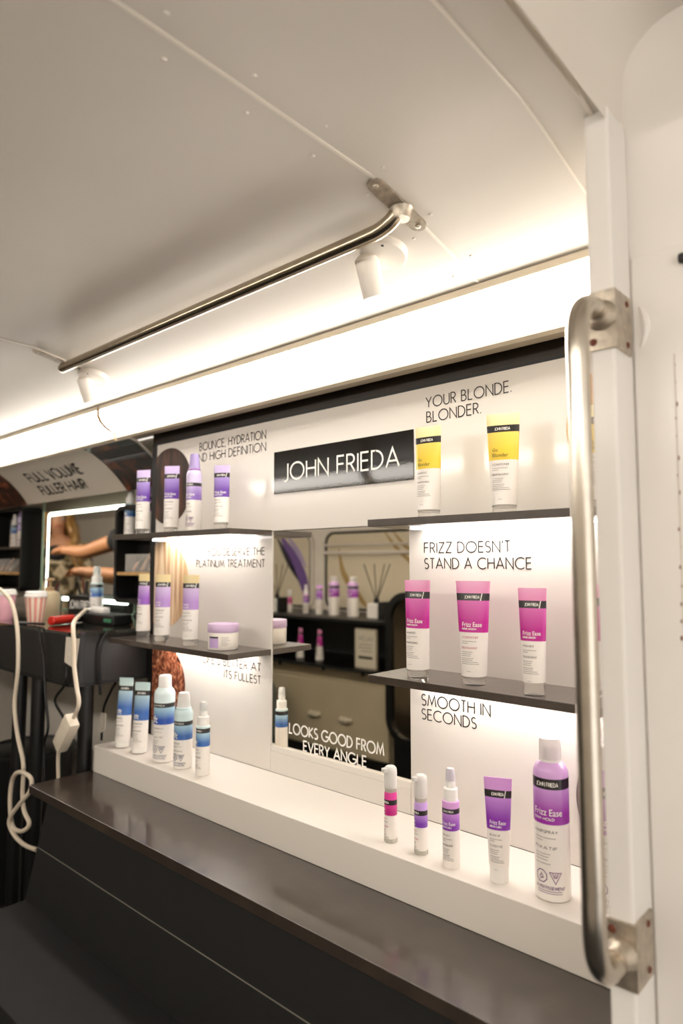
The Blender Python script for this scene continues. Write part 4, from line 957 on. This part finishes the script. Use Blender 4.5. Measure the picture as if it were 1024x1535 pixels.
def face(parent, c, r, skin_lip='#B5605A'):
    """eyes, brows, lips and ears on a head centred at c (local, looking to -Y)"""
    for s in (-1, 1):
        e = G().lathe([(.002, -.009), (.009, -.005), (.0115, 0), (.009, .005), (.002, .009)], 12).xf(Matrix.Translation((c[0] + s * .032, c[1] - r * .92, c[2] + .004))).build('eye', mat('eye_white', '#E8E0D8', .2), parent, True, True)
        G().lathe([(.0008, -.0045), (.0045, -.002), (.005, 0), (.0045, .002), (.0008, .0045)], 10).xf(Matrix.Translation((c[0] + s * .032, c[1] - r * .92 - .009, c[2] + .004))).build('iris', mat('iris_brown', '#3A2418', .2), e, True, True)
        G().tube([(c[0] + s * .016, c[1] - r * 1.0, c[2] + .024), (c[0] + s * .034, c[1] - r * .99, c[2] + .03), (c[0] + s * .05, c[1] - r * .88, c[2] + .024)], [.002, .0035, .0015], 6).build('eyebrow', mat('brow_brown', '#6B4A30', .7), parent, True, True)
    G().tube([(c[0] - .024, c[1] - r * .93, c[2] - .052), (c[0], c[1] - r * 1.03, c[2] - .05), (c[0] + .024, c[1] - r * .93, c[2] - .052)], [.002, .007, .002], 8).build('lips', mat('lips', skin_lip, .4), parent, True, True)
M_skin = mat('skin', '#CE9A78', .5); M_skin2 = mat('skin_tan', '#C58A5E', .5)
def camo():
    m = bpy.data.materials.new('camouflage_cloth'); m.use_nodes = True; nt = m.node_tree; b = pbsdf(m); b.inputs['Roughness'].default_value = .85
    tc = nt.nodes.new('ShaderNodeTexCoord'); n_ = nt.nodes.new('ShaderNodeTexNoise'); n_.inputs['Scale'].default_value = 16; n_.inputs['Detail'].default_value = 2
    r = nt.nodes.new('ShaderNodeValToRGB'); r.color_ramp.interpolation = 'CONSTANT'; e = r.color_ramp.elements
    e[0].position, e[0].color = 0, lin('#4A4030'); e[1].position, e[1].color = .6, lin('#B9A88A')
    for p, c in ((.44, '#8A7A56'), (.52, '#D0C2A6')): k = e.new(p); k.color = lin(c)
    nt.links.new(tc.outputs['Object'], n_.inputs['Vector']); nt.links.new(n_.outputs['Fac'], r.inputs['Fac']); nt.links.new(r.outputs['Color'], b.inputs['Base Color'])
    return m
w = thing('person', 'person with long wavy blond hair in a patterned jacket', 'person', (-4.79, -.81, FZ), math.radians(114.8)); w.scale = (1, 1, .965)
arms = []
for s in (-1, 1):
    arms.append(([(s * .17, 0, 1.31), (s * .21, -.02, 1.05), (s * .16, -.16, .90)], s))
bc_ = [[((0, 0, .86), (.15, .11)), ((0, 0, 1.0), (.12, .09)), ((0, -.005, 1.18), (.14, .10)), ((0, 0, 1.32), (.09, .07)), ((0, -.005, 1.385), (.048, .05)), ((0, -.02, 1.43), (.056, .066)), ((0, -.025, 1.50), (.074, .090)), ((0, -.015, 1.56), (.064, .078))],
       [((0, -.025, 1.50), (.074, .090)), ((0, -.118, 1.49), (.012, .014))]]
for (sh, el, wr_), s in arms:
    bc_.append([((0, 0, 1.32), (.09, .07)), (sh, .052), (el, .04), (wr_, .026)]); bc_ += hand_chains(wr_, (-s * .5, -.8, -.1), (0, 0, 1), s)
for s in (-1, 1):
    bc_.append([((0, 0, .86), (.15, .11)), ((s * .09, 0, .78), (.085, .09)), ((s * .10, -.01, .46), .055), ((s * .10, .01, .09), .038), ((s * .10, -.05, .035), (.035, .03)), ((s * .105, -.15, .028), (.036, .02))])
skin_mesh('body', bc_, M_skin, w)
jc = [[((0, 0, .80), (.175, .135)), ((0, 0, 1.0), (.15, .12)), ((0, -.005, 1.18), (.165, .122)), ((0, .012, 1.30), (.12, .08)), ((0, .02, 1.335), (.085, .07))]]
for (sh, el, wr_), s in arms: jc.append([((0, .012, 1.30), (.12, .08)), (sh, .066), (el, .056), (tuple(Vector(el).lerp(Vector(wr_), .9)), .042)])
skin_mesh('jacket', jc, camo(), w)
skin_mesh('undershirt', [[((0, -.045, 1.17), (.075, .105)), ((0, -.042, 1.25), (.082, .098)), ((0, -.032, 1.315), (.075, .062))]], mat('black_cotton', '#15161A', .8), w)
skin_mesh('trousers', [[((0, 0, .93), (.158, .12)), ((0, 0, .86), (.165, .125)), ((.09, 0, .78), (.1, .105)), ((.10, -.01, .46), .072), ((.10, .01, .10), .056)], [((0, 0, .86), (.165, .125)), ((-.09, 0, .78), (.1, .105)), ((-.10, -.01, .46), .072), ((-.10, .01, .10), .056)]], mat('dark_denim', '#23262E', .8), w)
g = G()
for k in range(46):                      # wavy locks falling from the crown over the shoulders
    a = math.radians(-36 + 252 * k / 45); x, y = math.cos(a), math.sin(a)
    ph_ = random.random() * 6; L = random.uniform(.36, .46); pts = [(x * .02, y * .02 + .0, 1.628), (x * .07, y * .085 - .005, 1.605), (x * .092, y * .108 - .01, 1.53)]
    for j in range(1, 8):
        f = j / 7; out = .1 + .055 * f
        pts.append((x * out + .016 * math.sin(ph_ + j * 1.7), y * out - .01 - (.05 * f if y < .3 else 0) + .014 * math.cos(ph_ + j * 1.9), 1.53 - L * f))
    g.tube(smooth_path(pts, 3), [.013 + .010 * math.sin(PI * min(1, i / (3 * (len(pts) - 1)) * 1.02)) for i in range(3 * (len(pts) - 1) + 1)], 7)
h_ = g.build('hair', hair_mat('blond_hair', ['#7A5426', '#A87C3E', '#CDA566'], 40, 12), w, True, True); h_['kind'] = 'stuff'
face(w, (0, -.025, 1.50), .092)
s_ = thing('person', 'person in a black short-sleeved top reaching out both bare arms', 'person', (-2.98, -.42, FZ))
Z = lambda z: z - FZ
SA, EA, WA = (-.25, -.10, Z(.165)), (-.76, -.08, Z(.075)), (-1.02, -.08, Z(.09))
SB, EB, WB = (.17, .12, Z(.15)), (.14, .19, Z(-.06)), (-.26, .19, Z(-.035))
ctr = lambda z, dx=0, dy=0: (dx, dy, z)
bs = [[(ctr(.86), (.15, .12)), (ctr(1.02), (.13, .105)), (ctr(1.18), (.15, .115)), (ctr(1.31), (.09, .08)), (ctr(1.37), (.052, .052)), (ctr(1.42, -.012, .012), (.06, .068)), (ctr(1.485, -.015, .015), (.08, .085)), (ctr(1.545, -.01, .01), (.066, .072))],
      [(ctr(1.485, -.015, .015), (.08, .085)), ((-.082, .083, 1.475), (.012, .014))]]
for S_, E_, W_, side in ((SA, EA, WA, -1), (SB, EB, WB, 1)):
    md_ = tuple(Vector(S_).lerp(Vector(E_), .5)); m2 = tuple(Vector(E_).lerp(Vector(W_), .4))
    bs.append([(ctr(1.31), (.09, .08)), (S_, .058), (md_, .05), (E_, .043), (m2, .042), (W_, .028)]); bs += hand_chains(W_, Vector(W_) - Vector(E_), (0, 0, 1), side)
for q in ((.07, -.07), (-.07, .07)):
    bs.append([(ctr(.86), (.15, .12)), ((q[0], q[1], .78), (.09, .09)), ((q[0] * 1.1, q[1] * 1.1, .46), .06), ((q[0] * 1.1, q[1] * 1.1, .09), .04), ((q[0] * 1.1 - .05, q[1] * 1.1 + .05, .035), .034), ((q[0] * 1.1 - .12, q[1] * 1.1 + .12, .028), (.034, .02))])
skin_mesh('body', bs, M_skin2, s_)
ts = [[(ctr(.84), (.17, .14)), (ctr(1.02), (.15, .125)), (ctr(1.18), (.17, .135)), (ctr(1.30), (.11, .09)), (ctr(1.335), (.075, .07))]]
for S_, E_ in ((SA, EA), (SB, EB)): ts.append([(ctr(1.30), (.11, .09)), (S_, .08), (tuple(Vector(S_).lerp(Vector(E_), .45)), .074)])
skin_mesh('top', ts, mat('black_tshirt', '#131313', .85), s_)
skin_mesh('trousers', [[(ctr(.93), (.16, .13)), (ctr(.86), (.166, .135)), ((.07, -.07, .78), (.1, .1)), ((.077, -.077, .46), .074), ((.077, -.077, .1), .056)], [(ctr(.86), (.166, .135)), ((-.07, .07, .78), (.1, .1)), ((-.077, .077, .46), .074), ((-.077, .077, .1), .056)]], MATS['dark_denim'], s_)
g = G()
for k in range(30):
    a = math.radians(160 + 250 * k / 29 - 80); x, y = math.cos(a), math.sin(a)
    g.tube(smooth_path([(-.012 + x * .01, .012 + y * .01, 1.61), (-.012 + x * .07, .012 + y * .07, 1.59), (-.012 + x * .098, .012 + y * .098, 1.51), (-.01 + x * .095, .01 + y * .095, 1.43)], 3), .013, 6)
h2 = g.build('hair', mat('dark_brown_hair', '#2A1C14', .6), s_, True, True); h2['kind'] = 'stuff'
Mf = Matrix.Translation((-.015, .015, 1.485)) @ Matrix.Rotation(math.radians(-135), 4, 'Z')
for s in (-1, 1):
    G().lathe([(.002, -.009), (.009, -.005), (.0115, 0), (.009, .005), (.002, .009)], 12).xf(Mf @ Matrix.Translation((s * .032, -.083, .004))).build('eye', MATS['eye_white'], s_, True, True)
    G().tube([(s * .016, -.09, .024), (s * .034, -.088, .03), (s * .05, -.078, .024)], [.002, .0035, .0015], 6).xf(Mf).build('eyebrow', MATS['brow_brown'], s_, True, True)
G().tube([(-.024, -.083, -.05), (0, -.092, -.048), (.024, -.083, -.05)], [.002, .007, .002], 8).xf(Mf).build('lips', MATS['lips'], s_, True, True)
